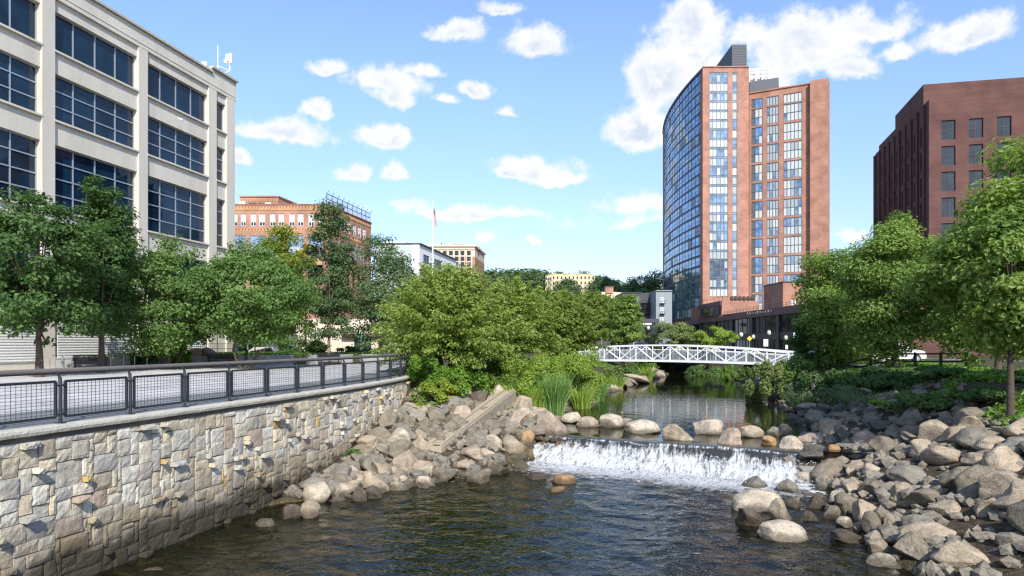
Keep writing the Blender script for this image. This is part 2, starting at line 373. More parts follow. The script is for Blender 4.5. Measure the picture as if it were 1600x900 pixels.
# ------------------------------------------------------------------ mesh helpers
class MB:
    """collects shapes, links them as ONE mesh object"""
    def __init__(s): s.v = []; s.f = []; s.m = []; s.k = []; s.cur = 0; s.c = None

    def add(s, verts, faces, col=None):
        b = len(s.v); s.v += [tuple(q) for q in verts]
        for f in faces: s.f.append([b + i for i in f]); s.m.append(s.cur); s.k.append(col)
        return s

    def quad(s, a, b, c, d): return s.add([a, b, c, d], [(0, 1, 2, 3)])

    def box(s, c, size, rz=0., mat=None):
        if mat is not None: s.cur = mat
        hx, hy, hz = size[0] / 2, size[1] / 2, size[2] / 2; co, si = math.cos(rz), math.sin(rz)
        vs = [(c[0] + co * x - si * y, c[1] + si * x + co * y, c[2] + z) for x in (-hx, hx) for y in (-hy, hy) for z in (-hz, hz)]
        return s.add(vs, [(0, 1, 3, 2), (4, 6, 7, 5), (0, 4, 5, 1), (2, 3, 7, 6), (0, 2, 6, 4), (1, 5, 7, 3)])

    def bx(s, lo, hi, mat=None):
        return s.box([(a + b) / 2 for a, b in zip(lo, hi)], [b - a for a, b in zip(lo, hi)], 0, mat)

    def bar(s, a, b, w, h=None, mat=None):
        """rectangular bar from a to b"""
        if mat is not None: s.cur = mat
        h = h or w; a = Vector(a); b = Vector(b); d = (b - a).normalized()
        up = Vector((0, 0, 1)) if abs(d.z) < .95 else Vector((1, 0, 0))
        sd = d.cross(up).normalized() * (w / 2); u = sd.cross(d).normalized() * (h / 2)
        vs = [p + i * sd + j * u for p in (a, b) for i, j in ((-1, -1), (1, -1), (1, 1), (-1, 1))]
        return s.add(vs, [(3, 2, 1, 0), (4, 5, 6, 7), (0, 1, 5, 4), (1, 2, 6, 5), (2, 3, 7, 6), (3, 0, 4, 7)])

    def tube(s, pts, rad, seg=8, mat=None):
        if mat is not None: s.cur = mat
        pts = [Vector(p) for p in pts]; n = len(pts)
        if not hasattr(rad, '__len__'): rad = [rad] * n
        vs, fs = [], []
        for i, p in enumerate(pts):
            d = (pts[min(i + 1, n - 1)] - pts[max(i - 1, 0)]).normalized()
            up = Vector((0, 0, 1)) if abs(d.z) < .9 else Vector((0, 1, 0))
            a = d.cross(up).normalized(); b = d.cross(a).normalized()
            for k in range(seg):
                t = 2 * math.pi * k / seg; vs.append(p + (a * math.cos(t) + b * math.sin(t)) * rad[i])
        for i in range(n - 1):
            for k in range(seg):
                k2 = (k + 1) % seg; fs.append((i * seg + k, i * seg + k2, (i + 1) * seg + k2, (i + 1) * seg + k))
        fs.append(tuple(range(seg))[::-1]); fs.append(tuple(range((n - 1) * seg, n * seg)))
        return s.add(vs, fs)

    def prism(s, pts, z0, z1, mat=None):
        if mat is not None: s.cur = mat
        n = len(pts); vs = [(p[0], p[1], z0) for p in pts] + [(p[0], p[1], z1) for p in pts]
        fs = [tuple(range(n))[::-1], tuple(range(n, 2 * n))] + [(i, (i + 1) % n, n + (i + 1) % n, n + i) for i in range(n)]
        return s.add(vs, fs)

    def ball(s, c, r, seg=10, rings=7, mat=None):
        if mat is not None: s.cur = mat
        if not hasattr(r, '__len__'): r = (r, r, r)
        vs, fs = [], []
        for i in range(rings + 1):
            t = math.pi * i / rings
            for k in range(seg):
                a = 2 * math.pi * k / seg
                vs.append((c[0] + r[0] * math.sin(t) * math.cos(a), c[1] + r[1] * math.sin(t) * math.sin(a), c[2] + r[2] * math.cos(t)))
        for i in range(rings):
            for k in range(seg): k2 = (k + 1) % seg; fs.append((i * seg + k, (i + 1) * seg + k, (i + 1) * seg + k2, i * seg + k2))
        return s.add(vs, fs)

    def build(s, name, mats, parent=None, smooth=False):
        me = bpy.data.meshes.new(name); me.from_pydata(s.v, [], s.f)
        if not isinstance(mats, (list, tuple)): mats = [mats]
        for m in mats: me.materials.append(m)
        me.polygons.foreach_set('material_index', s.m)
        if any(k is not None for k in s.k):
            at = me.color_attributes.new('col', 'FLOAT_COLOR', 'CORNER'); arr = []
            for f, k in zip(s.f, s.k): arr += list((k or (.4, .4, .4, 1))) * len(f)
            at.data.foreach_set('color', arr)
        if smooth: me.polygons.foreach_set('use_smooth', [True] * len(s.f))
        me.update()
        return link(name, me, parent)


def link(name, me, parent=None):
    o = bpy.data.objects.new(name, me); COL.objects.link(o)
    if parent is not None: adopt(o, parent)
    return o


def adopt(o, parent):
    o.parent = parent; o.matrix_parent_inverse = parent.matrix_basis.inverted()


def tag(o, label=None, cat=None, group=None, kind=None):
    if label: o['label'] = label
    if cat: o['category'] = cat
    if group: o['group'] = group
    if kind: o['kind'] = kind
    return o


def thing(name, loc, label, cat, group=None):
    o = bpy.data.objects.new(name, None); COL.objects.link(o); o.location = loc; o.empty_display_size = .3
    return tag(o, label, cat, group)


def copy_tree(o, parent=None):
    c = o.copy(); COL.objects.link(c)
    if parent is not None: c.parent = parent
    for ch in list(o.children): copy_tree(ch, c)
    return c


def npmesh(name, V, F, mat, tint=None, parent=None, smooth=False):
    """V (n,3), F (m,k) numpy"""
    me = bpy.data.meshes.new(name); k = F.shape[1]
    me.vertices.add(len(V)); me.vertices.foreach_set('co', V.astype(np.float32).ravel())
    me.loops.add(F.size); me.loops.foreach_set('vertex_index', F.astype(np.int32).ravel())
    me.polygons.add(len(F)); me.polygons.foreach_set('loop_start', (np.arange(len(F)) * k).astype(np.int32))
    me.polygons.foreach_set('use_smooth', np.full(len(F), smooth))
    me.materials.append(mat)
    if tint is not None:
        at = me.attributes.new('tint', 'FLOAT', 'POINT'); at.data.foreach_set('value', tint.astype(np.float32))
    me.update(calc_edges=True)
    return link(name, me, parent)


def P(px, py, d): return Vector(((px - 800) / FOC * d, d, EYE - (py - HOR) / FOC * d))


def hit(px, A, D):
    """distance along the plan line A + s*D at which the photo column px looks"""
    r = (px - 800) / FOC
    return (r * A[1] - A[0]) / (D[0] - r * D[1])


# ------------------------------------------------------------------ the river valley: plan curves and ground height
def curve(pts):
    ys = [p[0] for p in pts]; xs = [p[1] for p in pts]
    return lambda y: np.interp(y, ys, xs)


XW = curve([(0, -12.6), (5, -11.3), (10, -9.9), (15.6, -8.4), (17.3, -8.0), (18.9, -7.62), (20.6, -7.22), (22.3, -6.85), (24, -6.5), (25.6, -6.18), (27.2, -5.88), (28.9, -5.6), (30.9, -5.32), (33, -5.12), (35, -5.04), (36.2, -5.15), (37.4, -5.9), (38, -7)])
XL = curve([(0, -12.9), (10, -10.2), (17, -8.5), (19, -8.0), (20.5, -7.3), (22.3, -4.9), (24, -2.9), (26.2, -.4), (28, .7), (29.9, 1.2), (33, 1.55), (38.9, 2.7), (45, 4.4), (53.7, 6.9), (66, 11.3), (86, 19), (100, 22.2), (125, 29), (200, 50), (400, 120)])
XR = curve([(0, 6.4), (14, 8.3), (17, 8.7), (21, 9.7), (25, 10.9), (29, 12.7), (34.2, 14.7), (42, 16.8), (50.5, 18.8), (60, 21), (78.6, 24.8), (90, 26.3), (100, 28.2), (125, 36), (200, 60), (400, 132)])
ZLO, ZUP = -3.2, -2.3


def sstep(x, a, b):
    t = np.clip((x - a) / (b - a), 0, 1); return t * t * (3 - 2 * t)


def fbm(x, y, sc, seed=0):
    r = np.random.default_rng(seed); out = 0 * x
    for o in range(4):
        for _ in range(3):
            a = r.uniform(0, 6.28); f = sc * 2 ** o * r.uniform(.7, 1.3); out = out + np.sin((x * np.cos(a) + y * np.sin(a)) * f + r.uniform(0, 6.28)) / 2 ** o
    return out / 6


PL_A, PL_B = np.array((-29., 41.4)), np.array((-8.5, 57.5))       # line of the raised planter behind the plaza


def plaza_side(x, y):
    d = (PL_B - PL_A) / np.linalg.norm(PL_B - PL_A)
    return (x - PL_A[0]) * (-d[1]) + (y - PL_A[1]) * d[0]          # > 0 behind the planter wall


def height(x, y):
    x = np.asarray(x, float); y = np.asarray(y, float)
    yc = 29.9 - (x - 1.1) * .47
    zb = ZLO + (ZUP - ZLO) * sstep(y, 24.5, 29.5)
    zw = np.where(y < yc - 1.0, ZLO, ZUP)
    xl, xr, xw = XL(y), XR(y), XW(y)
    de = np.minimum(x - xl, xr - x)
    dl = np.clip(x - xl, 0, None)
    depth = np.minimum(np.minimum(.08 + .07 * dl + .20 * np.clip(dl - 3.6, 0, None), .12 + .30 * np.clip(xr - x, 0, None)), 1.3) + .05 * fbm(x, y, 1.5, 3)
    bed = zw - np.clip(depth, .03, 2)
    topL = np.where(y < 37, -.62, -.05)
    topL = -.62 + .6 * sstep(y, 36, 41)
    left = np.minimum(zb + .06 + (xl - x) * (.10 + .24 * sstep(y, 30.5, 36.5)), topL) + .12 * fbm(x, y, .9, 5) * sstep(xl - x, .3, 2)
    right = np.minimum(zb + .06 + (x - xr) * .40, .05) + .14 * fbm(x, y, .9, 6) * sstep(x - xr, .3, 2)
    h = np.where(x < xl, left, np.where(x > xr, right, bed))
    flat = -.03
    inside = (y < 37.6) & (x < xw - .30)
    h = np.where(inside, flat, h)
    # behind the plaza: planting bed, then the lower street on the left
    bedz = .58 * sstep(plaza_side(x, y), .15, .5) * sstep(x, -8.0, -9.5)
    h = np.where((x < -7.6) & (y > 36), np.maximum(bedz, np.minimum(h, 0) * sstep(x, -9, -6.5)), h)
    h = h - 1.35 * sstep(y, 61, 64) * sstep(x, -10, -14) * sstep(y, 112, 100)
    # the hill
    h = h + 30 * np.exp(-((x - 10) / 130) ** 2 - ((y - 400) / 85) ** 2) * sstep(y, 215, 300)
    h = h + 24 * np.exp(-((x + 150) / 200) ** 2 - ((y - 520) / 150) ** 2) * sstep(y, 260, 350)
    return h


def ground_z(x, y): return float(height(np.array([x]), np.array([y]))[0])


def land(px, py, lift=0.):
    """where the sight line of a photo pixel meets the ground or the water"""
    for d in np.arange(9, 240, .05):
        p = P(px, py, d); z = ground_z(p.x, p.y)
        if XL(p.y) < p.x < XR(p.y): z = max(z, (ZLO if p.y < 29.9 - (p.x - 1.1) * .47 - 1 else ZUP))
        if p.z <= z + lift: return Vector((p.x, p.y, z))
    return P(px, py, 60)


def build_ground():
    xs = np.unique(np.concatenate([np.linspace(-2200, -120, 22), np.linspace(-120, -32, 30), np.arange(-32, -13, .7), np.arange(-13, 30, .28), np.arange(30, 80, 1.2), np.linspace(80, 220, 30), np.linspace(220, 2200, 20)]))
    ys = np.unique(np.concatenate([np.linspace(-300, 0, 8), np.linspace(0, 11, 10), np.arange(11, 42, .28), np.arange(42, 70, .6), np.arange(70, 130, 1.6), np.linspace(130, 620, 70), np.linspace(620, 4000, 16)]))
    X, Y = np.meshgrid(xs, ys); Z = height(X, Y); nx, ny = len(xs), len(ys)
    V = np.stack([X, Y, Z], -1).reshape(-1, 3)
    i = np.arange((ny - 1) * (nx - 1)); r, c = i // (nx - 1), i % (nx - 1); a = r * nx + c
    F = np.stack([a, a + 1, a + nx + 1, a + nx], 1)
    tag(npmesh('ground', V, F, MT['soil'], smooth=True), 'soil and planting ground of the river banks and town', 'ground', kind='structure')


build_ground()

# plaza paving, grey band beside the railing, streets
def sheet(name, pts, z, mat, label):
    mb = MB(); mb.add([(p[0], p[1], z) for p in pts], [tuple(range(len(pts)))]); return tag(mb.build(name, mat), label, 'pavement', kind='structure')


wy = np.linspace(1, 37.2, 60)
edge = [(float(XW(y)) - .33, float(y)) for y in wy]
sheet('plaza', edge + [(-7.6, 38.6), (-7.8, 57.2), (PL_B[0], PL_B[1] - .5), (PL_A[0], PL_A[1] - .5), (-34, 37), (-42, 1)], .004, MT['paving'], 'pale concrete promenade behind the railing')
band = [(float(XW(y)) - .335, float(y)) for y in wy] + [(float(XW(y)) - 2.6 - .03 * (37 - y), float(y)) for y in wy[::-1]]
sheet('path', band, .009, MT['paving_dark'], 'grey paved strip beside the railing')
sheet('street', [(-80, 63), (-13, 63), (-13, 101), (-80, 101)], -1.335, MT['asphalt'], 'asphalt street behind the planted plaza') 
sheet('road', [(12, 92), (26, 92), (52, 200), (18, 200)], .06, MT['asphalt'], 'asphalt street beyond the footbridge')
sheet('pavement', [(30.5, 60), (45.8, 60), (45.8, 170), (43, 170)], .03, MT['paving'], 'pale pavement in front of the shops')
sheet('parking_lane', [(21.5, 30), (30, 30), (30, 58), (24.5, 58)], .11, MT['paving'], 'pale riverside road on the right bank')

# water
def waves(X, Y, amp, seed, lo, hi, n=26):
    r = np.random.default_rng(seed); Z = 0 * X
    for _ in range(n):
        lam = r.uniform(lo, hi); a = R(r.normal(80, 38)); k = 2 * math.pi / lam
        ph = (X * math.cos(a) + Y * math.sin(a)) * k + r.uniform(0, 6.28) + .8 * np.sin(X * .7 + Y * .4 + r.uniform(0, 6))
        Z = Z + amp * lam * np.sin(ph)
    return Z / math.sqrt(n)


def crest_y(x): return 29.9 - (x - 1.1) * .47


def build_water():
    xs = np.arange(-13, 15, .085); ys = np.arange(8.5, 30.5, .085); X, Y = np.meshgrid(xs, ys)
    calm = sstep(X - XL(Y), 0, 3.0) * .75 + .25
    Z = ZLO + waves(X, Y, .020, 11, .3, 1.5) * calm
    keep = Y < crest_y(X) - .75
    nx = len(xs); V = np.stack([X, Y, Z], -1).reshape(-1, 3)
    i = np.arange((len(ys) - 1) * (nx - 1)); a = (i // (nx - 1)) * nx + i % (nx - 1)
    kf = keep.ravel(); F = np.stack([a, a + 1, a + nx + 1, a + nx], 1); F = F[kf[F].all(1)]
    tag(npmesh('pool_water', V, F, MT['lower'], smooth=True), 'rippled brown and blue water of the lower pool', 'water', kind='structure')
    # upper pond: strips between slightly beyond the banks
    ys = np.concatenate([np.arange(0, 1, .02), 1 + np.arange(0, 400) ** 1.35 * .06]); rows = []
    nu = 90; V = []
    for t in ys:
        for k in range(nu):
            u = k / (nu - 1); x0 = XL(28 + t) - 1.2; x1 = XR(28 + t) + 1.2; x = x0 + (x1 - x0) * u
            y = crest_y(x) + .05 + t if t < 3 else crest_y(x) * max(0, 1 - (t - 3) / 12) + (28.0) * min(1, (t - 3) / 12) + .05 + t
            V.append((x, y, 0))
    V = np.array(V); V[:, 2] = ZUP + waves(V[:, 0], V[:, 1], .0022, 5, .35, 1.4)
    n = len(ys); i = np.arange((n - 1) * (nu - 1)); a = (i // (nu - 1)) * nu + i % (nu - 1)
    F = np.stack([a, a + 1, a + nu + 1, a + nu], 1)
    tag(npmesh('pond_water', V, F, MT['upper'], smooth=True), 'calm green pond above the weir', 'water', kind='structure')


build_water()


def build_falls():
    A = Vector((.6, crest_y(.6), 0)); B = Vector((11.3, crest_y(11.3), 0)); t = (B - A); Lc = t.length; t.normalize(); nn = Vector((t.y, -t.x, 0))
    nu, nv = 330, 110; V = []; UV = []
    r = np.random.default_rng(3)
    for j in range(nv):
        v = 4.3 * j / (nv - 1)
        for i in range(nu):
            u = Lc * i / (nu - 1); k = .9 + .35 * i / nu
            w = v * k; q = mnoise.noise((u * .8, w * .9, 0)); q2 = mnoise.noise((u * 5, w * 3.2, 4)); q3 = mnoise.noise((u * 13, w * 9, 9))
            if w < .45: z = ZUP + .02 - .05 * (w / .45) ** 2
            else:
                s = min(1, (w - .45) / 1.5); z = ZUP - .03 - (ZUP - ZLO - .05) * (s ** .85)
                z += .05 * math.sin(min(1, s) * 12 + q * 3) * (1 - s)
            am = min(1, max(0, (w - .4) / .8)) * (1 if v < 2.2 else max(.12, 1 - (v - 2.2) / 1.6))
            z += am * (.06 * q + .04 * q2 + .018 * q3)
            if v > 2.0: z = max(z, ZLO + .022 + .03 * am)
            p = A + t * u + nn * (w + .12 * q * am); V.append((p.x, p.y, z)); UV.append((u, v))
    i = np.arange((nv - 1) * (nu - 1)); a = (i // (nu - 1)) * nu + i % (nu - 1)
    F = np.stack([a, a + nu, a + nu + 1, a + 1], 1)
    o = npmesh('weir_falls', np.array(V), F, MT['falls'], smooth=True)
    uvl = o.data.uv_layers.new(name='flow'); UV = np.array(UV, np.float32)
    uvl.data.foreach_set('uv', UV[F.ravel()].ravel())
    tag(o, 'white water tumbling over the low weir between the pools', 'water', kind='structure')
    # droplets thrown up along the foot
    n = 1800; u = r.uniform(0, Lc, n); w = np.clip(r.normal(1.9, .75, n), .5, 4.2); zz = ZLO + .05 + np.abs(r.normal(0, .10, n)) + .5 * np.clip(1.9 - w, 0, 1)
    Vc = np.stack([A.x + t.x * u + nn.x * w, A.y + t.y * u + nn.y * w, zz], 1); sz = r.uniform(.006, .022, n)
    T = np.array([(1, 1, 1), (-1, -1, 1), (-1, 1, -1), (1, -1, -1)]) / 1.2
    V = (Vc[:, None, :] + T[None] * sz[:, None, None]).reshape(-1, 3)
    Fb = np.array([(0, 1, 2), (0, 3, 1), (0, 2, 3), (1, 3, 2)]); F = (np.arange(n)[:, None, None] * 4 + Fb[None]).reshape(-1, 3)
    tag(npmesh('spray', V, F, MT['white'], smooth=True), 'fine white spray thrown up at the foot of the weir', 'spray', kind='stuff')
    mb = MB()
    c = A + nn * .5; e = B + nn * .5
    mb.bar((c.x, c.y, -3.1), (e.x, e.y, -3.1), .7, .7); tag(mb.build('weir_sill', MT['conc_grey']), 'submerged concrete sill under the falling water', 'weir')


build_falls()

# ------------------------------------------------------------------ stone retaining wall, coping, railing
wl = []                                          # wall line with arc length
ysw = np.concatenate([np.linspace(1, 35, 160), np.linspace(35.1, 38, 40)])
pts = [(float(XW(y)), float(y)) for y in ysw]
# smooth the plan line
pa = np.array(pts)
for _ in range(12): pa[1:-1] = (pa[:-2] + 2 * pa[1:-1] + pa[2:]) / 4
seg = np.linalg.norm(np.diff(pa, axis=0), axis=1); arc = np.concatenate([[0], np.cumsum(seg)]); WL = arc[-1]


def on_wall(s, off=0., z=0.):
    x = np.interp(s, arc, pa[:, 0]); y = np.interp(s, arc, pa[:, 1])
    x2 = np.interp(s + .1, arc, pa[:, 0]) - np.interp(s - .1, arc, pa[:, 0]); y2 = np.interp(s + .1, arc, pa[:, 1]) - np.interp(s - .1, arc, pa[:, 1])
    l = math.hypot(x2, y2) or 1
    nx, ny = y2 / l, -x2 / l                     # outward, over the river
    return Vector((x + nx * off, y + ny * off, z))


def build_wall():
    root = thing('stone_wall', on_wall(WL / 2, -.3, -3.3), 'curved retaining wall of pale ashlar stones with jutting blocks', 'wall')
    back = MB(); n = 120
    for i in range(n):
        s0, s1 = WL * i / n, WL * (i + 1) / n
        q = [on_wall(s0, -.045, -4.3), on_wall(s1, -.045, -4.3), on_wall(s1, -.045, -.1), on_wall(s0, -.045, -.1)]
        back.quad(*q)
    back.build('mortar_bed', MT['mortar'], root)
    cell = .125; nu = int(WL / cell); z0 = -3.85; nvv = int((-.14 - z0) / cell); used = np.zeros((nu, nvv), bool)
    rnd = random.Random(5); mb = MB()
    pal = [((.45, .405, .315), 6), ((.40, .37, .305), 5), ((.355, .34, .305), 2.5), ((.47, .405, .29), 4), ((.46, .33, .14), 1.0), ((.38, .30, .225), 1.6), ((.51, .475, .40), 4), ((.35, .30, .22), 2.4), ((.39, .335, .29), 1.2)]
    cs = [c for c, w in pal]; ws = [w for c, w in pal]
    shapes = [(2, 1), (2, 2), (3, 2), (3, 3), (4, 2), (4, 3), (5, 3), (2, 3), (3, 4), (5, 4), (1, 1), (6, 3), (3, 1), (7, 4)]; sw = [2.6, 2.4, 5, 4, 4.5, 4.5, 3., 1.5, 1.4, 2.0, 1.4, 1.6, 2.4, .9]
    for j in range(nvv):
        for i in range(nu):
            if used[i, j]: continue
            w, h = rnd.choices(shapes, sw)[0]
            while w > 1 and (i + w > nu or used[i:i + w, j].any()): w -= 1
            while h > 1 and (j + h > nvv or used[i:i + w, j:j + h].any()): h -= 1
            used[i:i + w, j:j + h] = True
            g = .009
            dep = rnd.gauss(.014, .013)
            if rnd.random() < .62 and h == 1 and w <= 3: dep = rnd.uniform(.09, .20)
            c = rnd.choices(cs, ws)[0]; k = rnd.uniform(1.16, 1.40); c = (c[0] * k, c[1] * k, c[2] * k, 1)
            u0, u1, v0, v1 = i * cell + g, (i + w) * cell - g, z0 + j * cell + g, z0 + (j + h) * cell - g
            m = max(2, min(7, int(round((u1 - u0) / .075)))); l = max(2, min(6, int(round((v1 - v0) / .075))))
            vs, fs = [], []; seed = rnd.uniform(0, 99); tiltu, tiltv = rnd.gauss(0, .012), rnd.gauss(0, .012)
            jit = [rnd.uniform(-.012, .012) for _ in range(4)]
            for b in range(l + 1):
                for a in range(m + 1):
                    fu, fv = a / m, b / l
                    uu = u0 + (u1 - u0) * fu + (jit[0] * (1 - fv) + jit[1] * fv) * (1 if a in (0, m) else 0)
                    vv = v0 + (v1 - v0) * fv + (jit[2] * (1 - fu) + jit[3] * fu) * (1 if b in (0, l) else 0)
                    edge_ = (a in (0, m)) or (b in (0, l))
                    nz = mnoise.noise((uu * 5 + seed, vv * 5, seed)) * .013 + mnoise.noise((uu * 14 + seed, vv * 14, 2)) * .012
                    d = dep + nz + tiltu * (fu - .5) + tiltv * (fv - .5) - (.014 if edge_ else 0)
                    vs.append(on_wall(uu, d, vv))
            W1 = m + 1
            for b in range(l):
                for a in range(m): fs.append((b * W1 + a, b * W1 + a + 1, (b + 1) * W1 + a + 1, (b + 1) * W1 + a))
            base = len(vs); ring = [a for a in range(W1)] + [b * W1 + m for b in range(1, l + 1)] + [l * W1 + a for a in range(m - 1, -1, -1)] + [b * W1 for b in range(l - 1, 0, -1)]
            for q in ring:
                b, a = divmod(q, W1); uu = u0 + (u1 - u0) * a / m; vv = v0 + (v1 - v0) * b / l; vs.append(on_wall(uu, -.06, vv))
            for q in range(len(ring)):
                q2 = (q + 1) % len(ring); fs.append((ring[q2], ring[q], base + q, base + q2))
            mb.add(vs, fs, c)
    mb.build('stonework', MT['wallstone'], root)
    cp = MB(); n = 150; rows = []
    prof = [(-.34, -.13), (.03, -.13), (.09, -.11), (.105, -.05), (.09, .0), (.02, .022), (-.34, .022)]
    for i in range(n + 1):
        s = WL * i / n; rows.append([on_wall(s, o + .012 * mnoise.noise((s * 3, o * 9, 1)), z + .012 * mnoise.noise((s * 2.5, z * 9, 7)) + .0) for o, z in prof])
    k = len(prof); vs = [p for r_ in rows for p in r_]; fs = []
    for i in range(n):
        for j in range(k): j2 = (j + 1) % k; fs.append((i * k + j, (i + 1) * k + j, (i + 1) * k + j2, i * k + j2))
    cp.add(vs, fs); cp.build('coping', MT['coping'], root)
    return root


build_wall()


def s_at_y(y): return float(np.interp(y, pa[:, 1], arc))


def build_railing():
    root = thing('railing', on_wall(s_at_y(20), -.18, .02), 'slate grey mesh panel railing with thick weathered handrail on stone wall', 'railing')
    step = 1.78; s0 = s_at_y(15.55) - 8 * step; posts = []
    s = s0
    while s < WL - .3: posts.append(s); s += step
    off = -.20
    for i, s in enumerate(posts):
        m = MB(); b = on_wall(s, off, .02)
        m.tube([b, on_wall(s, off, .80), on_wall(s, off - .015, .93), on_wall(s, off - .06, 1.02), on_wall(s, off - .13, 1.055)], [.037, .037, .036, .034, .03], 8)
        m.box((b.x, b.y, .03), (.15, .15, .02))
        for z in (.2, .78):
            m.bar(on_wall(s - .12, off, z), on_wall(s + .12, off, z), .05, .035)
        m.build('post', MT['steel'], root, smooth=False)
    for i in range(len(posts) - 1):
        a, c = posts[i] + .11, posts[i + 1] - .11; zb, zt = .15, .86
        fr = MB(); sub = 4
        for k in range(sub):
            q0, q1 = a + (c - a) * k / sub, a + (c - a) * (k + 1) / sub
            fr.bar(on_wall(q0, off, zb), on_wall(q1, off, zb), .045, .05); fr.bar(on_wall(q0, off, zt), on_wall(q1, off, zt), .045, .05)
        for q in (a, c): fr.bar(on_wall(q, off, zb), on_wall(q, off, zt), .055, .045)
        fo = fr.build('panel_frame', MT['steel'], root)
        ms = MB(); nv = 15; nh = 11
        for k in range(1, nv): q = a + (c - a) * k / nv; ms.bar(on_wall(q, off, zb), on_wall(q, off, zt), .007)
        for k in range(1, nh):
            z = zb + (zt - zb) * k / nh
            for j in range(sub): ms.bar(on_wall(a + (c - a) * j / sub, off, z), on_wall(a + (c - a) * (j + 1) / sub, off, z), .007)
        ms.build('wire_mesh', MT['steel'], fo)
    h = MB(); h.tube([on_wall(s, off - .15, 1.06) for s in np.arange(posts[0], WL, .35)], .062, 10); h.build('handrail', MT['rail'], root, smooth=True)


build_railing()

# ------------------------------------------------------------------ buildings
def frame_of(A, D):
    """plan line A + s*D seen from outside: (U to the right, N outward)"""
    U = Vector((D[0], D[1], 0)).normalized(); N = U.cross(Vector((0, 0, 1))); return Vector((A[0], A[1], 0)), U, N


def facade(mb, A, U, N, ub, vb, openings, depth=.3, mat=0, rmat=None):
    """a wall face cut by a grid; cells in openings become reveals"""
    def pt(u, v, d=0.): q = A + U * u + N * (-d); return (q.x, q.y, v)
    for i in range(len(ub) - 1):
        for j in range(len(vb) - 1):
            a, b, c, d = ub[i], ub[i + 1], vb[j], vb[j + 1]
            if (i, j) in openings:
                mb.cur = mat if rmat is None else rmat
                mb.quad(pt(a, c), pt(a, c, depth), pt(a, d, depth), pt(a, d)); mb.quad(pt(b, c, depth), pt(b, c), pt(b, d), pt(b, d, depth))
                mb.quad(pt(a, c, depth), pt(a, c), pt(b, c), pt(b, c, depth)); mb.quad(pt(a, d), pt(a, d, depth), pt(b, d, depth), pt(b, d))
            else:
                mb.cur = mat; mb.quad(pt(a, c), pt(b, c), pt(b, d), pt(a, d))


def window_mesh(w, h, cols, rows, fw, pick, frame_t=.06, vs=None, name='window'):
    """frame bars and panes; x right, y inward, z up, origin lower left. pick(c, r) -> index of the pane material (1..)"""
    mb = MB(); vs = vs or [h * r / rows for r in range(rows + 1)]
    for c in range(cols):
        for r_ in range(len(vs) - 1):
            mb.cur = pick(c, r_); t = random.gauss(0, .005); x0, x1 = w * c / cols, w * (c + 1) / cols
            mb.quad((x0, t, vs[r_]), (x1, -t, vs[r_]), (x1, -t * .5, vs[r_ + 1]), (x0, t * .5, vs[r_ + 1]))
    mb.cur = 0
    for c in range(cols + 1):
        x = min(max(w * c / cols, fw / 2), w - fw / 2); mb.bx((x - fw / 2, -frame_t, 0), (x + fw / 2, -.004, h))
    for k, v in enumerate(vs):
        z = min(max(v, fw / 2), h - fw / 2); mb.bx((0, -frame_t - .003, z - fw / 2), (w, -.008, z + fw / 2))
    return mb


def place(o, A, U, N, u, v, depth, parent):
    M = Matrix.Identity(4); M.col[0][:3] = U; M.col[1][:3] = -N; M.col[2][:3] = (0, 0, 1)
    q = A + U * u - N * depth; M.col[3][:3] = (q.x, q.y, v)
    o.matrix_world = M
    if parent is not None: o.parent = parent; o.matrix_parent_inverse = parent.matrix_basis.inverted()


def shell(mb, pts, z0, z1, skip=(), roof=True, mat=0, rmat=None):
    n = len(pts); mb.cur = mat
    for i in range(n):
        if i in skip: continue
        a, b = pts[i], pts[(i + 1) % n]; mb.quad((a[0], a[1], z0), (b[0], b[1], z0), (b[0], b[1], z1), (a[0], a[1], z1))
    if roof:
        if rmat is not None: mb.cur = rmat
        mb.add([(p[0], p[1], z1 - .02) for p in pts], [tuple(range(n))])


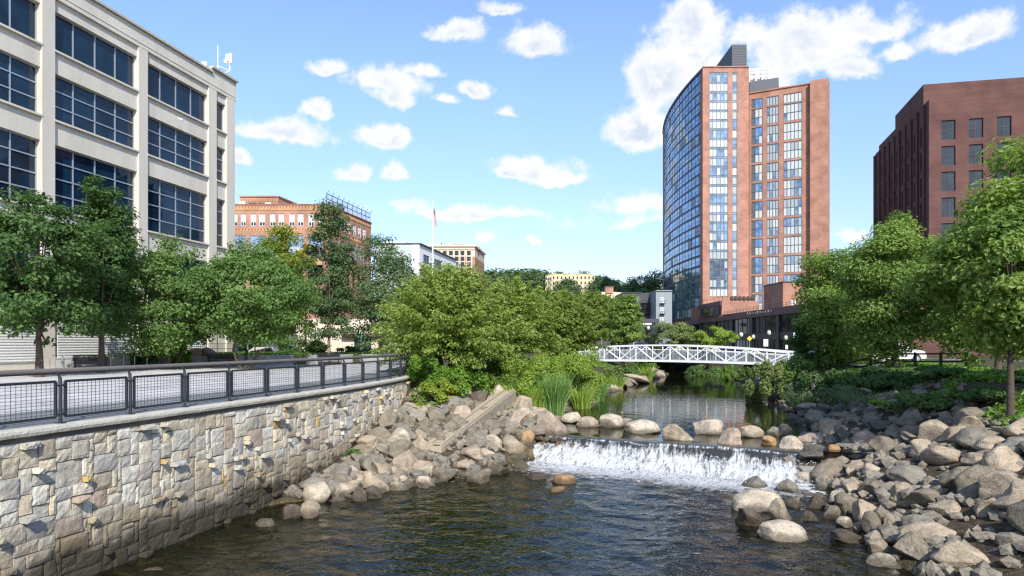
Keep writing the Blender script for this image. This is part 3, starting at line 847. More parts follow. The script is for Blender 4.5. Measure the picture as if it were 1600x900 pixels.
def build_office():
    D = Vector((.205, .979, 0)).normalized(); C = Vector((-24.2, 60, 0)); Lf = 34.; A = C - D * Lf; U = D; N = U.cross(Vector((0, 0, 1)))
    root = thing('office_building', (-26, 44, 0), 'pale concrete office block with dark blue window bands at the left edge', 'building')
    def su(s): return Lf - s
    bays = [(1.13, 2.52, 1), (3.53, 10.47, 4), (11.35, 18.3, 4), (19.2, 26.1, 4), (27.0, 33.2, 4)]
    rows = [(19.5, 21.9, 1), (15.25, 18.1, 3), (9.75, 13.75, 4), (4.6, 8.3, 3)]
    ub = sorted([0, Lf] + [su(s) for b in bays for s in b[:2]]); vb = sorted([-1.4, 23.85] + [z for r_ in rows for z in r_[:2]])
    op = set()
    for i in range(len(ub) - 1):
        for j in range(len(vb) - 1):
            mu, mv = (ub[i] + ub[i + 1]) / 2, (vb[j] + vb[j + 1]) / 2
            if any(su(b[1]) < mu < su(b[0]) for b in bays) and any(r_[0] < mv < r_[1] for r_ in rows): op.add((i, j))
    mb = MB(); facade(mb, A, U, N, ub, vb, op, .38)
    q = [A, C, C - N * 22, A - N * 22]; shell(mb, [(p.x, p.y) for p in q], -1.4, 23.85, skip=(0,), rmat=1)
    def pb(u0, u1, z0, z1, d0, d1):
        a = A + U * u0 + N * d0; 
        P4 = [A + U * u0 + N * d0, A + U * u1 + N * d0, A + U * u1 + N * d1, A + U * u0 + N * d1]; mb.prism([(p.x, p.y) for p in P4], z0, z1, 0)
    # piers stand proud of the spandrels
    edges = [(0, 1.13), (2.52, 3.53), (10.47, 11.35), (18.3, 19.2), (26.1, 27.0)]
    for a, b in edges: pb(su(b) + .002, su(a) - .002, -1.4, 22.6, 0.002, .16)
    pb(0, Lf + .16, 22.62, 23.84, .002, .17)
    pb(0, Lf, 22.9, 22.98, .17, .20)
    wall = mb.build('wall', [MT['conc'], MT['roof']], root)
    cp = MB()
    for u0, u1, z0, z1 in ((0, Lf - 3.2, 23.86, 24.02), (Lf - 3.2, Lf + .3, 24.28, 24.44)):
        P4 = [A + U * u0 + N * .34, A + U * u1 + N * .34, A + U * u1 - N * .5, A + U * u0 - N * .5]; cp.prism([(p.x, p.y) for p in P4], z0, z1, 0)
    P4 = [A + U * (Lf - 3.2) + N * .17, A + U * (Lf + .16) + N * .17, A + U * (Lf + .16) - N * .4, A + U * (Lf - 3.2) - N * .4]; cp.prism([(p.x, p.y) for p in P4], 23.846, 24.278, 0)
    cp.build('parapet', MT['coping'], root)
    for b in bays:
        for z0, z1, nr in rows:
            w, h = b[1] - b[0], z1 - z0
            o = window_mesh(w, h, b[2], nr, .075, lambda c, r_: 1).build('window', [MT['alu'], MT['glass_b']], root); o.parent = None
            place(o, A, U, N, su(b[1]), z0, .30, root)
            sl_ = MB(); sl_.bx((-.06, -.48, -.12), (w + .06, -.005, 0)); so_ = sl_.build('sill', MT['conc'], None); place(so_, A, U, N, su(b[1]), z0 - .002, .30, o)
    for b in bays[1:]:
        g = MB(); w = b[1] - b[0] - .5
        g.bx((0, -.05, 0), (w, 0, 2.3))
        for k in range(14): g.bar((0.02, -.07, .1 + k * .16), (w - .02, -.07, .1 + k * .16), .04, .05)
        o = g.build('louvre_panel', MT['offwhite'], None); place(o, A, U, N, su(b[1]) + .25, .5, -.01, root)
    # rooftop bits
    q = A + U * (Lf - 2.0) - N * .1
    t = thing('roof_antenna', (q.x, q.y, 24.44), 'white antenna cluster and whip mast on office roof corner', 'antenna')
    m = MB(); m.tube([(q.x, q.y, 24.44), (q.x, q.y, 26.6)], .035, 6); m.bar((q.x, q.y, 24.9), (q.x + .55, q.y + 1.1, 24.95), .07); m.bar((q.x + .2, q.y + .5, 24.45), (q.x + .55, q.y + 1.1, 24.95), .06)
    m.build('mast', MT['white'], t)
    m = MB(); c = Vector((q.x + .55, q.y + 1.1, 24.95)); m.tube([c, c + Vector((0, 0, 1.5))], .06, 6)
    m.box(c + Vector((-.12, -.18, 1.0)), (.22, .26, .6)); m.box(c + Vector((.16, -.1, .8)), (.2, .24, .5)); m.box(c + Vector((.02, .16, 1.3)), (.26, .2, .45)); m.ball(c + Vector((-.25, -.2, .72)), (.2, .08, .2))
    m.build('antenna_panel', MT['white'], t)
    q = A + U * (Lf - 3.75) - N * .05; m = MB(); m.box((q.x, q.y, 24.28), (.4, .4, .42)); m.box((q.x, q.y, 24.06), (.2, .2, .1)); tag(m.build('roof_box', MT['offwhite']), 'small white utility box on office roof edge', 'utility box')
    q = A + U * (Lf - 7.4) + N * .2; m = MB(); m.tube([q + Vector((0, 0, 18.8)), q + N * .3 + Vector((0, 0, 18.7))], .03, 6); m.ball(q + N * .36 + Vector((0, 0, 18.62)), .11); tag(m.build('security_camera', MT['offwhite']), 'small dome camera on office wall between window bands', 'camera')


build_office()


def brick_windows(root, A, U, N, spans, z0, z1, mats, depth=.18, rows=3, cols=2, name='window', lower=(2, 1, 1)):
    for a, b in spans:
        o = window_mesh(b - a, z1 - z0, cols, rows, .07, lambda c, r_: lower[r_ % len(lower)], .05).build(name, mats, None)
        place(o, A, U, N, a, z0, depth, root)


def grid_face(mb, A, U, N, Lf, z0, z1, spans_rows, depth, mat=0):
    """spans_rows: list of (za, zb, [(ua, ub), ...]); rows may have different spans"""
    rows = sorted(spans_rows); zc = z0
    for za, zb, sp in rows:
        facade(mb, A, U, N, [0, Lf], [zc, za], set(), depth, mat)
        ub = sorted([0, Lf] + [q for s in sp for q in s]); op = {(i, 0) for i in range(len(ub) - 1) if any(s[0] < (ub[i] + ub[i + 1]) / 2 < s[1] for s in sp)}
        facade(mb, A, U, N, ub, [za, zb], op, depth, mat); zc = zb
    facade(mb, A, U, N, [0, Lf], [zc, z1], set(), depth, mat)


def build_warehouse():
    d = 120.; A = Vector((-56, d, 0)); C = Vector((-32, d, 0)); U1 = Vector((1, 0, 0)); N1 = Vector((0, -1, 0)); L1 = 24.
    D2 = Vector((3.7, 18.7, 0)); L2 = D2.length; U2 = D2.normalized(); N2 = U2.cross(Vector((0, 0, 1)))
    root = thing('brick_warehouse', (-40, 128, -1.4), 'orange brick warehouse with patterned corbel bands and white sash windows', 'building')
    mb = MB(); f = lambda px: (px - 800) / FOC * d + 56
    top = [(f(a), f(b)) for a, b in ((337, 344.5), (348, 355.5), (362, 370.8), (376, 384), (391.5, 400), (405, 414), (421.5, 430), (435, 443.5), (451.5, 460.3), (465, 474), (482, 490.5), (495, 504))]
    low = [(f(a), f(b)) for a, b in ((337, 356), (366, 384.5), (390, 414.5), (420, 444), (450, 474), (481, 504))]
    s2 = [hit(px, C, U2) for px in (517, 522, 527, 531, 534, 539.3, 542.2, 547.6, 550.6, 556, 559, 564, 566.5, 571.5)]
    side = [(s2[i], s2[i + 1]) for i in range(0, 14, 2)]
    rows1 = [(21.95, 24.1, top), (16.6, 20.3, low), (11.6, 15.2, low)]; rows2 = [(21.95, 24.1, side), (17.2, 20.2, side), (12.3, 15.2, side)]
    grid_face(mb, A, U1, N1, L1, -1.4, 25.6, rows1, .25); grid_face(mb, C, U2, N2, L2, -1.4, 25.6, rows2, .25)
    E = C + D2; shell(mb, [(A.x, A.y), (C.x, C.y), (E.x, E.y), (A.x + 3.7, E.y)], -1.4, 25.6, skip=(0, 1), rmat=1)
    mb.build('wall', [MT['brick_o'], MT['roof']], root)
    tr = MB()                                        # corbel teeth and ochre bands
    def band(A, U, N, Lf, z, n):
        P4 = lambda u0, u1, d0, d1: [(p.x, p.y) for p in (A + U * u0 + N * d0, A + U * u1 + N * d0, A + U * u1 + N * d1, A + U * u0 + N * d1)]
        tr.prism(P4(0, Lf, .002, .10), z - .12, z + .12, 0)
        for k in range(n):
            u = Lf * (k + .5) / n; w = Lf / n * .28
            tr.prism(P4(u - w, u + w, .002, .13), z - .52, z - .125, 1)
        tr.prism(P4(0, Lf, .002, .07), z - .72, z - .525, 1)
    for z in (25.4, 21.5): band(A, U1, N1, L1, z, 44); band(C, U2, N2, L2, z, 34)
    tr.build('corbel_band', [MT['brick_o'], MT['brick_y']], root)
    cp = MB(); cp.bx((A.x - .1, A.y - .22, 25.602), (C.x + .2, A.y + .4, 25.76)); cp.bar(C + Vector((.05, .6, 25.68)), E + Vector((.05, 0, 25.68)), .5, .156); cp.build('parapet', MT['brick_r'], root)
    M3 = [MT['white'], MT['glass_d'], MT['blind']]
    brick_windows(root, A, U1, N1, top, 21.95, 24.1, M3, .16, 3, 2, lower=(1, 2, 2)); brick_windows(root, C, U2, N2, side, 21.95, 24.1, M3, .16, 3, 2, lower=(1, 2, 2))
    M4 = [MT['alu'], MT['blind_g'], MT['glass_t2']]
    brick_windows(root, A, U1, N1, low, 16.6, 20.3, M4, .16, 4, 4, lower=(2, 1, 2, 2)); brick_windows(root, C, U2, N2, side, 17.2, 20.2, M4, .16, 3, 2, lower=(2, 1, 2))
    pt_ = MB(); x0, x1 = (375 - 800) / FOC * 125, (435 - 800) / FOC * 125
    pt_.prism([(x0, 125), (x1, 125), (x1 + 2.6, 141), (x0 + 2.6, 141)], 25.61, 28.0, 0); pt_.prism([(x0 - .12, 124.85), (x1 + .12, 124.85), (x1 + 2.8, 141.1), (x0 + 2.5, 141.1)], 28.003, 28.25, 1)
    for k in range(16): pt_.bx((x0 + .43 * k + .1, 124.88, 27.2), (x0 + .43 * k + .3, 124.997, 27.8), 2)
    pt_.build('penthouse', [MT['brick_o'], MT['brick_r'], MT['brick_y']], root)
    eq = MB(); eq.bx((x0 + .6, 123.0, 25.61), (x0 + 1.7, 124.4, 26.9), 0); eq.bx((x0 + 2.3, 123.2, 25.61), (x0 + 3.5, 124.5, 26.6), 1); eq.bx((x0 + 3.9, 123.2, 25.61), (x0 + 4.9, 124.5, 26.55), 1); eq.bx((x0 + 5.2, 123.1, 25.61), (x0 + 6.3, 124.4, 26.7), 2)
    eq.build('roof_plant', [MT['offwhite'], MT['black'], MT['greengrey']], root)
    an = MB()
    for k in range(5): an.tube([(x0 + 1.6 + k * .38, 128, 28.26), (x0 + 1.6 + k * .38, 128, 30.0 + .5 * (k % 2))], .03, 5)
    an.bar((x0 + 1.4, 128, 28.6), (x0 + 3.4, 128, 28.6), .05); an.build('aerial', MT['alu'], root)
    sg = thing('roof_sign_frame', C + Vector((1, 9, 25.7)), 'openwork blue grey steel frame standing on brick roof edge', 'sign frame')
    fr = MB(); n = 9
    for k in range(n + 1):
        b = C + D2 * (k / n) + Vector((-.25, .3, 25.76)); fr.bar(b, b + Vector((0, 0, 1.95)), .09); fr.bar(b + Vector((-1.2, .2, 0)), b + Vector((0, 0, 1.5)), .06)
        fr.tube([b + Vector((0, 0, 1.95)), b + Vector((.3, -.05, 2.3))], .03, 5); fr.ball(b + Vector((.33, -.05, 2.3)), .09, 6, 4)
    for z in (.12, 1.0, 1.93): fr.bar(C + Vector((-.25, .3, 25.76 + z)), E + Vector((-.25, .3, 25.76 + z)), .08)
    fr.build('frame', MT['steel'], sg)
    ms = MB()
    for k in range(70):
        b = C + D2 * ((k + .5) / 70) + Vector((-.25, .3, 25.86)); ms.bar(b, b + Vector((0, 0, 1.8)), .03)
    for k in range(8): z = 25.95 + k * .24; ms.bar(C + Vector((-.25, .3, z)), E + Vector((-.25, .3, z)), .025)
    ms.build('lattice', MT['alu'], sg)


build_warehouse()


def build_white_block():
    d = 150.; C = Vector(((655 - 800) / FOC * d, d, 0)); E = Vector(((713 - 800) / FOC * 180, 180, 0)); A = Vector(((585 - 800) / FOC * d, d, 0))
    U1 = Vector((1, 0, 0)); N1 = Vector((0, -1, 0)); L1 = (C - A).length; U2 = (E - C).normalized(); L2 = (E - C).length; N2 = U2.cross(Vector((0, 0, 1)))
    root = thing('white_panel_building', (C.x, C.y + 10, 0), 'white panelled modern block with dark grouped windows behind the trees', 'building')
    mb = MB(); g = [hit(p, C, U2) for p in (661.5, 671.5, 678.5, 690.5, 697.5, 710)]; sp = [(g[0], g[1]), (g[2], g[3]), (g[4], g[5])]
    rows = [(19.4, 21.3, sp), (14.4, 18.4, [(sp[0][0] + 1.5, sp[0][1] + 1), (sp[1][0], sp[1][1]), (sp[2][0] + 2, sp[2][1])]), (9., 12.5, sp), (4, 7, sp)]
    grid_face(mb, C, U2, N2, L2, -1, 23.1, rows, .3)
    wfr = [(1.2, 2.7), (5.2, 6.5)]; grid_face(mb, A, U1, N1, L1 - 1.6, -1, 23.1, [(16.5, 19.5, wfr), (11, 14, wfr)], .3, 1)
    mb.cur = 0; mb.quad((C.x - 1.6, d - .002, -1), (C.x, d - .002, -1), (C.x, d - .002, 23.1), (C.x - 1.6, d - .002, 23.1))
    shell(mb, [(A.x, A.y), (C.x, C.y), (E.x, E.y), (A.x + 5, E.y)], -1, 23.1, skip=(0, 1), rmat=2)
    mb.build('wall', [MT['offwhite'], MT['greengrey'], MT['roof']], root)
    cp = MB(); cp.bar(C + Vector((.1, 0, 23.22)), E + Vector((.1, 0, 23.22)), .6, .22); cp.bar(A + Vector((0, .1, 23.22)), C + Vector((.4, .1, 23.22)), .6, .222); cp.build('roof_edge', MT['darkclad'], root)
    for za, zb, spn in rows:
        brick_windows(root, C, U2, N2, spn, za, zb, [MT['black'], MT['glass_d'], MT['glass_b']], .2, 2, 4, lower=(1, 2))
    for za, zb in ((16.5, 19.5), (11, 14)): brick_windows(root, A, U1, N1, wfr, za, zb, [MT['black'], MT['glass_d'], MT['glass_b']], .2, 2, 2, lower=(1, 1))
    q = MB(); q.bx((A.x + 1.5, d + 6, 23.1), (A.x + 6, d + 10, 24.6)); q.build('roof_plant', MT['offwhite'], root)
    # flagpole standing in front of it
    b = P(676, 536, 132); fp = thing('flagpole', (b.x, 132, 0), 'tall white pole with a limp striped flag above the trees', 'flagpole')
    m = MB(); zt = EYE + (HOR - 317) / FOC * 132; m.tube([(b.x, 132, -.2), (b.x, 132, 14), (b.x, 132, zt)], [.2, .15, .09], 8); m.ball((b.x, 132, zt + .15), .2, 8, 6); m.box((b.x, 132, zt + .02), (.36, .36, .06)); m.build('pole', MT['white'], fp, smooth=True)
    fl = MB(); h = 3.1; n = 13
    for k in range(n):                                # limp folds: narrow, stripes hang nearly upright
        def pp(t, k_): 
            z = zt - .9 - t * h - .05 * k_; x = b.x + .14 + .055 * k_ * (.5 + .6 * t) + .16 * math.sin(t * 7 + k_ * .5) * t; y = 132 + .12 * math.sin(k_ * 1.3 + t * 3); return (x, y, z)
        for j in range(10):
            t0, t1 = j / 10, (j + 1) / 10; fl.cur = (2 if k < 6 and t0 < .38 else k % 2); fl.quad(pp(t0, k), pp(t0, k + 1), pp(t1, k + 1), pp(t1, k))
    fl.build('flag', [MT['red'], MT['sheet'], MT['blue']], fp)


build_white_block()


def build_far_blocks():
    # beige and brick block
    d = 220.; C = Vector(((742 - 800) / FOC * d, d, 0)); E = Vector((-9.6, 241, 0)); A = Vector(((668 - 800) / FOC * d, d, 0)); L1 = (C - A).length
    U2 = (E - C).normalized(); N2 = U2.cross(Vector((0, 0, 1))); L2 = (E - C).length
    root = thing('apartment_block', (C.x - 7, C.y + 8, 0), 'brick and beige apartment block with flat roof beside the white building', 'building')
    mb = MB(); sp = [((q - 668) / FOC * d, (q + 6 - 668) / FOC * d) for q in (671, 682, 692, 701.5, 710.5, 719.5, 729.5)]
    zr = lambda y: EYE + (HOR - y) / FOC * d
    rows = [(zr(399), zr(392), sp), (zr(408), zr(401), sp), (zr(417), zr(409.5), sp), (zr(426), zr(419), sp), (zr(436), zr(429), sp)]
    grid_face(mb, A, Vector((1, 0, 0)), Vector((0, -1, 0)), L1, 0, zr(385.5), rows, .3)
    shell(mb, [(A.x, A.y), (C.x, C.y), (E.x, E.y), (A.x + 2, E.y)], 0, zr(401), skip=(0,), mat=1, roof=False); shell(mb, [(A.x, A.y), (C.x, C.y), (E.x, E.y), (A.x + 2, E.y)], zr(401), zr(385.5), skip=(0,), rmat=2)
    mb.build('wall', [MT['beige'], MT['brick_o'], MT['roof']], root)
    bk = MB()
    for i in range(len(sp) - 1): bk.bx((A.x + sp[i][1] + .25, d - .08, 0), (A.x + sp[i + 1][0] - .25, d - .003, zr(400.5)))
    bk.bx((A.x + sp[-1][1] + .5, d - .08, 0), (C.x - .003, d - .003, zr(401))); bk.build('brick_pier', MT['brick_o'], root)
    ct = MB(); ct.bx((A.x - .3, d - .45, zr(385.4)), (C.x + .4, d + .5, zr(382.5))); ct.bar(C + Vector((.1, .6, zr(384))), E + Vector((.1, 0, zr(384))), .8, .55); ct.bx((A.x, d - .25, zr(389.9)), (C.x + .1, d - .004, zr(389))); ct.build('cornice', MT['beige'], root)
    ph = MB(); f = lambda px: (px - 800) / FOC * 226
    ph.bx((f(706), 226, zr(385.5) - .3), (f(724), 233, zr(377))); ph.bx((f(735), 224, zr(385.5) - .3), (f(750), 236, zr(383.2))); ph.build('penthouse', MT['brick_o'], root)
    an = MB(); an.tube([(f(690), 226, zr(385.5)), (f(690), 226, zr(375))], .12, 6); an.build('aerial', MT['black'], root)
    for za, zb, s_ in rows: brick_windows(root, A, Vector((1, 0, 0)), Vector((0, -1, 0)), s_, za, zb, [MT['black'], MT['glass_d'], MT['blind_g']], .2, 2, 2, lower=(1, 1))
    # cream apartment house on the hill
    d = 335.; x0, x1 = (856 - 800) / FOC * d, (930 - 800) / FOC * d; zr = lambda y: EYE + (HOR - y) / FOC * d
    root = thing('hilltop_apartments', ((x0 + x1) / 2, d + 8, 20), 'cream stone apartment house with rows of small windows on the hill', 'building')
    mb = MB(); A = Vector((x0, d, 0)); L1 = x1 - x0; n = 12; sp = [(L1 * (k + .28) / n, L1 * (k + .66) / n) for k in range(n)]
    rows = [(zr(y + 4.3), zr(y), sp) for y in (432, 440, 448, 456, 464)]
    grid_face(mb, A, Vector((1, 0, 0)), Vector((0, -1, 0)), L1, 8, zr(428), rows, .35); shell(mb, [(x0, d), (x1, d), (x1, d + 16), (x0, d + 16)], 8, zr(428), skip=(0,), rmat=1)
    for k in range(4): mb.bx((x0 + L1 * (k + .30) / 4, d - .3, zr(428) + .002), (x0 + L1 * (k + .7) / 4, d + .6, zr(426.5)), 0)
    mb.build('wall', [MT['cream'], MT['roof']], root)
    for za, zb, s_ in rows: brick_windows(root, A, Vector((1, 0, 0)), Vector((0, -1, 0)), s_, za, zb, [MT['brown'], MT['glass_d']], .2, 2, 1, lower=(1, 1))
    # lower wing stepping down on its left
    rt = thing('hillside_house', (x0 - 3, d - 8, 20), 'lower cream house stepping down the hill among trees', 'building'); m = MB(); f = lambda px: (px - 800) / FOC * (d - 10)
    m.bx((f(852), d - 10, 8), (f(863.5), d - 1, zr(434)), 0); m.build('wall', [MT['cream']], rt)
    w = MB()
    for k in range(3):
        for j in range(3): w.bx((f(853.5 + 3.2 * k), d - 10.05, zr(440.5 + 8 * j)), (f(855 + 3.2 * k), d - 10.01, zr(436.5 + 8 * j)))
    w.build('windows', MT['glass_d'], rt)
    # dark rendered building with a fire escape, pale gable beside it
    d = 175.; f = lambda px: (px - 800) / FOC * d; zr = lambda y: EYE + (HOR - y) / FOC * d
    root = thing('dark_rendered_building', (f(996), d + 5, 0), 'blank dark grey building with black fire escape beyond the footbridge', 'building')
    m = MB(); m.prism([(f(972), d), (f(1016), d), (f(1017), d + 12), (f(972), d + 12)], 0, zr(457.5)); m.bx((f(971.5), d - .15, zr(458)), (f(1003), d + .2, zr(456.8))); m.build('wall', MT['darkgrey'], root)
    w = window_mesh(.45 * 2, 1.2, 1, 2, .1, lambda c, r_: 1).build('window', [MT['blind_g'], MT['glass_t2']], None); place(w, Vector((f(993), d - .06, 0)), Vector((1, 0, 0)), Vector((0, -1, 0)), 0, zr(471), 0, root)
    e = MB()
    for y in (474, 482, 490): e.bx((f(1001), d - 1.3, zr(y)), (f(1013), d - .01, zr(y - .8)), 0); e.bar((f(1001), d - 1.3, zr(y - 4)), (f(1013), d - 1.3, zr(y - 4)), .07)
    for y in (474, 482): e.bar((f(1003), d - .9, zr(y)), (f(1011), d - .9, zr(y + 8)), .25, .12)
    for px in (1001, 1005, 1009, 1013): e.bar((f(px), d - 1.3, zr(493)), (f(px), d - 1.3, zr(470)), .06)
    e.build('fire_escape', MT['black'], root)
    root = thing('gabled_building', (f(960), d + 18, 0), 'pale gabled building with square orange chimney behind the green tree', 'building'); d2 = 190; f2 = lambda px: (px - 800) / FOC * d2; z2 = lambda y: EYE + (HOR - y) / FOC * d2
    m = MB(); V = [(f2(940), z2(456)), (f2(958), z2(456)), (f2(972), z2(457)), (f2(990), z2(475)), (f2(990), 0), (f2(940), 0)]
    m.add([(x, d2, z) for x, z in V] + [(x, d2 + 10, z) for x, z in V], [(5, 4, 3, 2, 1, 0), tuple(range(6, 12))] + [(i, (i + 1) % 6, 6 + (i + 1) % 6, 6 + i) for i in range(6)]); m.build('wall', MT['beige'], root)
    m = MB(); m.bx((f2(946), d2 - .3, z2(458)), (f2(958), d2 + 3, z2(449))); m.bx((f2(945.5), d2 - .4, z2(448.9)), (f2(958.5), d2 + 3.1, z2(448))); m.build('chimney', MT['brick_o'], root)
    d = 168.; root = thing('grey_townhouse', (f(1036), d + 5, 0), 'narrow grey townhouse with white windows and small balconies', 'building'); f = lambda px: (px - 800) / FOC * d; zr = lambda y: EYE + (HOR - y) / FOC * d
    m = MB(); m.bx((f(1025), d, 0), (f(1050), d + 10, zr(455)), 0); m.bx((f(1024.3), d - .3, zr(454.9)), (f(1050), d + 10.1, zr(453.5)), 0); m.build('wall', [MT['grey']], root)
    for y in (465, 481, 496):
        o = window_mesh(.9, 1.35, 2, 2, .09, lambda c, r_: 1).build('window', [MT['white'], MT['glass_t2']], None); place(o, Vector((f(1031.5), d - .05, 0)), Vector((1, 0, 0)), Vector((0, -1, 0)), 0, zr(y + 8.5), 0, root)
        b = MB(); b.bx((f(1031), d - .9, zr(y + 9.6)), (f(1038.5), d - .006, zr(y + 8.8))); 
        for k in range(5): b.bar((f(1031 + 1.8 * k), d - .88, zr(y + 8.8)), (f(1031 + 1.8 * k), d - .88, zr(y + 5)), .05)
        b.bar((f(1031), d - .88, zr(y + 5)), (f(1038.5), d - .88, zr(y + 5)), .06); b.build('balcony', MT['black'], root)
    root = thing('peach_house', (f(1020), d + 14, 0), 'thin sunlit peach wall between the dark and grey buildings', 'building'); m = MB(); m.bx((f(1017.5) * 1.06, d + 10, 0), (f(1025) * 1.07, d + 18, EYE + 74 / FOC * (d + 10)), 0); m.build('wall', MT['peach'], root); m = MB(); m.bx((f(1017.5) * 1.06 - .05, d + 9.9, 0), (f(1025) * 1.07, d + 9.99, 6.5)); m.build('brick_base', MT['brick_o'], root)
    d = 150.; f = lambda px: (px - 800) / FOC * d; zr = lambda y: EYE + (HOR - y) / FOC * d
    root = thing('bus_shelter', (f(1014), d, 0), 'long dark grey canopy on posts across the far street', 'shelter'); m = MB(); m.bx((f(992), d, zr(504)), (f(1030), d + 5, zr(498)))
    m.build('canopy', MT['darkgrey'], root); m = MB()
    for px in (1000, 1028): m.bar((f(px), d + .6, -.1), (f(px), d + .6, zr(504)), .3)
    m.build('post', MT['black'], root)
    m = MB(); m.bx((f(1001.5), d - .1, zr(507.5)), (f(1018), d - .03, zr(504.8))); m.build('sign_board', MT['white'], root)
    # low pale houses seen under the trees on the left
    rt = thing('cream_shopfront', (-19, 101, -1.4), 'low cream shopfront wall seen beneath the left trees', 'building'); m = MB(); m.prism([(-42, 103), (-9.5, 103), (-8.5, 112), (-42, 112)], -1.4, 5.2, 0); m.build('wall', MT['cream_w'], rt)
    m = MB(); m.bx((-25.2, 102.0, 2.6), (-9.3, 102.99, 3.0)); m.build('awning', MT['brown'], rt)
    m = MB()
    for k in range(4): m.bx((-23.5 + k * 3.6, 102.93, -.8), (-21 + k * 3.6, 102.99, 2.3))
    m.build('shop_window', MT['glass_d'], rt)
    rt = thing('grey_glass_annex', (-41, 86, -1.4), 'grey glass fronted annex beside the office block', 'building'); m = MB(); m.prism([(-52, 88), (-31.5, 88), (-30, 96), (-52, 96)], -1.4, 5.2, 0); m.build('wall', MT['grey'], rt)
    m = MB()
    for k in range(5): m.bx((-50.8 + k * 4, 87.92, -.6), (-47.6 + k * 4, 87.99, 4.2))
    m.build('window', MT['glass_b'], rt)


build_far_blocks()


def build_tower():
    root = thing('brick_tower', (72, 212, 0), 'tall red brick apartment tower with curved blue glass side', 'building')
    zt = lambda y, d: EYE + (HOR - y) / FOC * d
    Y0 = 205.; xa, xb = 298 * Y0 / FOC, 370 * Y0 / FOC; TOP = zt(105.5, Y0)
    A = Vector((xa, Y0, 0)); U = Vector((1, 0, 0)); N = Vector((0, -1, 0)); f = lambda px: (px - 800) / FOC * Y0 - xa
    wall = MB(); c1 = (f(1108.4), f(1137.6)); c2 = (f(1144), f(1152)); ztop, zbot = zt(113, Y0), zt(463, Y0)
    facade(wall, A, U, N, [0, c1[0], c1[1], c2[0], c2[1], xb - xa], [0, zbot, ztop, TOP], {(1, 1), (3, 1)}, .35)
    wing_y = 211.
    shell(wall, [(xa, Y0), (xb, Y0), (xb, wing_y + 2), (xb, 262), (57.2, 262), (56.4, 250), (55.7, 240), (55.7, 225), (56.3, 212)], 8, TOP, skip=(0,), rmat=2)
    # wing
    W1 = Vector((493 * 200 / FOC, 200., 0)); Dl = Vector((-2000, FOC, 0)).normalized(); Lw = hit(1170.5, W1, Dl); A2 = W1 + Dl * Lw; U2 = -Dl; N2 = U2.cross(Vector((0, 0, 1)))
    g = lambda px: Lw - hit(px, W1, Dl)
    cols = [(g(1174), g(1191.7)), (g(1198), g(1216.7)), (g(1224), g(1253.3))]
    ZT = 77.4; per = 5.62; rows = [(72.9, 75.6)] + [(72.55 - per * k - 5.05, 72.55 - per * k) for k in range(11)]
    ub = sorted([0, Lw] + [q for c in cols for q in c]); vb = sorted([0, ZT] + [z for r_ in rows for z in r_])
    op = {(i, j) for i in range(len(ub) - 1) for j in range(len(vb) - 1) if any(c[0] < (ub[i] + ub[i + 1]) / 2 < c[1] for c in cols) and any(r_[0] < (vb[j] + vb[j + 1]) / 2 < r_[1] for r_ in rows)}
    facade(wall, A2, U2, N2, ub, vb, op, .35)
    back = [A2, W1, W1 + Vector((-2, 40, 0)), A2 + Vector((0, 40, 0))]; shell(wall, [(p.x, p.y) for p in back], 0, ZT, skip=(0,), rmat=2)
    p0, p1 = g(1266.5), Lw + .3
    P4 = [A2 + U2 * p0 + N2 * 1.5, A2 + U2 * p1 + N2 * 1.5, A2 + U2 * p1 - N2 * 4, A2 + U2 * p0 - N2 * 4]; wall.prism([(p.x, p.y) for p in P4], 0, zt(123.5, 199.5), 0)
    wall.bx((xa, Y0 - .25, TOP + .002), (xb, Y0 + .5, TOP + .35), 0); wall.bar(A2 + Vector((0, 0, ZT + .2)), W1 + Vector((0, 0, ZT + .2)), .6, .38, 0)
    P4 = [A + U * f(1098) - N * 0, A + U * f(1108) + N * .002, A + U * f(1108) + N * .5, A + U * f(1098) + N * .5]
    wall.build('wall', [MT['brick_t'], MT['brick_t'], MT['roof']], root)
    # windows of the strip: one tall unit per pair of storeys
    mats = [MT['spandrel'], MT['glass_t2'], MT['blind'], MT['blind_g'], MT['glass_t'], MT['spandrel']]
    rnd = random.Random(12); n = 12; ph = (ztop - zbot) / n
    def pairwin(w, h, cols_, kinds, p):
        def pick(c, r_):
            if r_ in (1, 3): return 4 if kinds == 'dark' else 1
            if kinds == 'dark' and c == 0: return 5
            return 2 if rnd.random() < p[r_ // 2] else (3 if rnd.random() < .4 else 1)
        return window_mesh(w, h, cols_, 4, .16, pick, .10, [0, h * .40, h * .5, h * .90, h])
    for k in range(n):
        o = pairwin(c1[1] - c1[0], ph, 5, 'strip', (rnd.choice((.9, .9, .1)), rnd.choice((.9, .05, .7)))).build('window', mats, None); place(o, A, U, N, c1[0], zbot + k * ph, .2, root)
        o = pairwin(c2[1] - c2[0], ph, 1, 'slim', (.25, .25)).build('slim_window', mats, None); place(o, A, U, N, c2[0], zbot + k * ph, .2, root)
    for i, c in enumerate(cols):
        for j, (z0, z1) in enumerate(rows):
            h = z1 - z0; w = c[1] - c[0]; nc = (3, 4, 5)[i]; lvl = rnd.choice((.95, .95, .6, .0)); lvl2 = rnd.choice((.95, .9, .5, .0))
            if i == 1: lvl, lvl2 = rnd.choice((.3, .5, .0)), rnd.choice((.35, .0, .1))
            def pick(cc, r_, i=i, nc=nc):
                if i == 0 and cc == 0: return 5
                q = (lvl if r_ == 0 else lvl2)
                return 2 if rnd.random() < q else (4 if i == 0 else rnd.choice((1, 3, 3)))
            if j == 0: m = window_mesh(w, h, nc, 1, .15, pick, .1)
            else: m = window_mesh(w, h, nc, 2, .15, pick, .1, [0, h * .49, h])
            o = m.build('window', mats, None); place(o, A2, U2, N2, c[0], z0, .2, root)
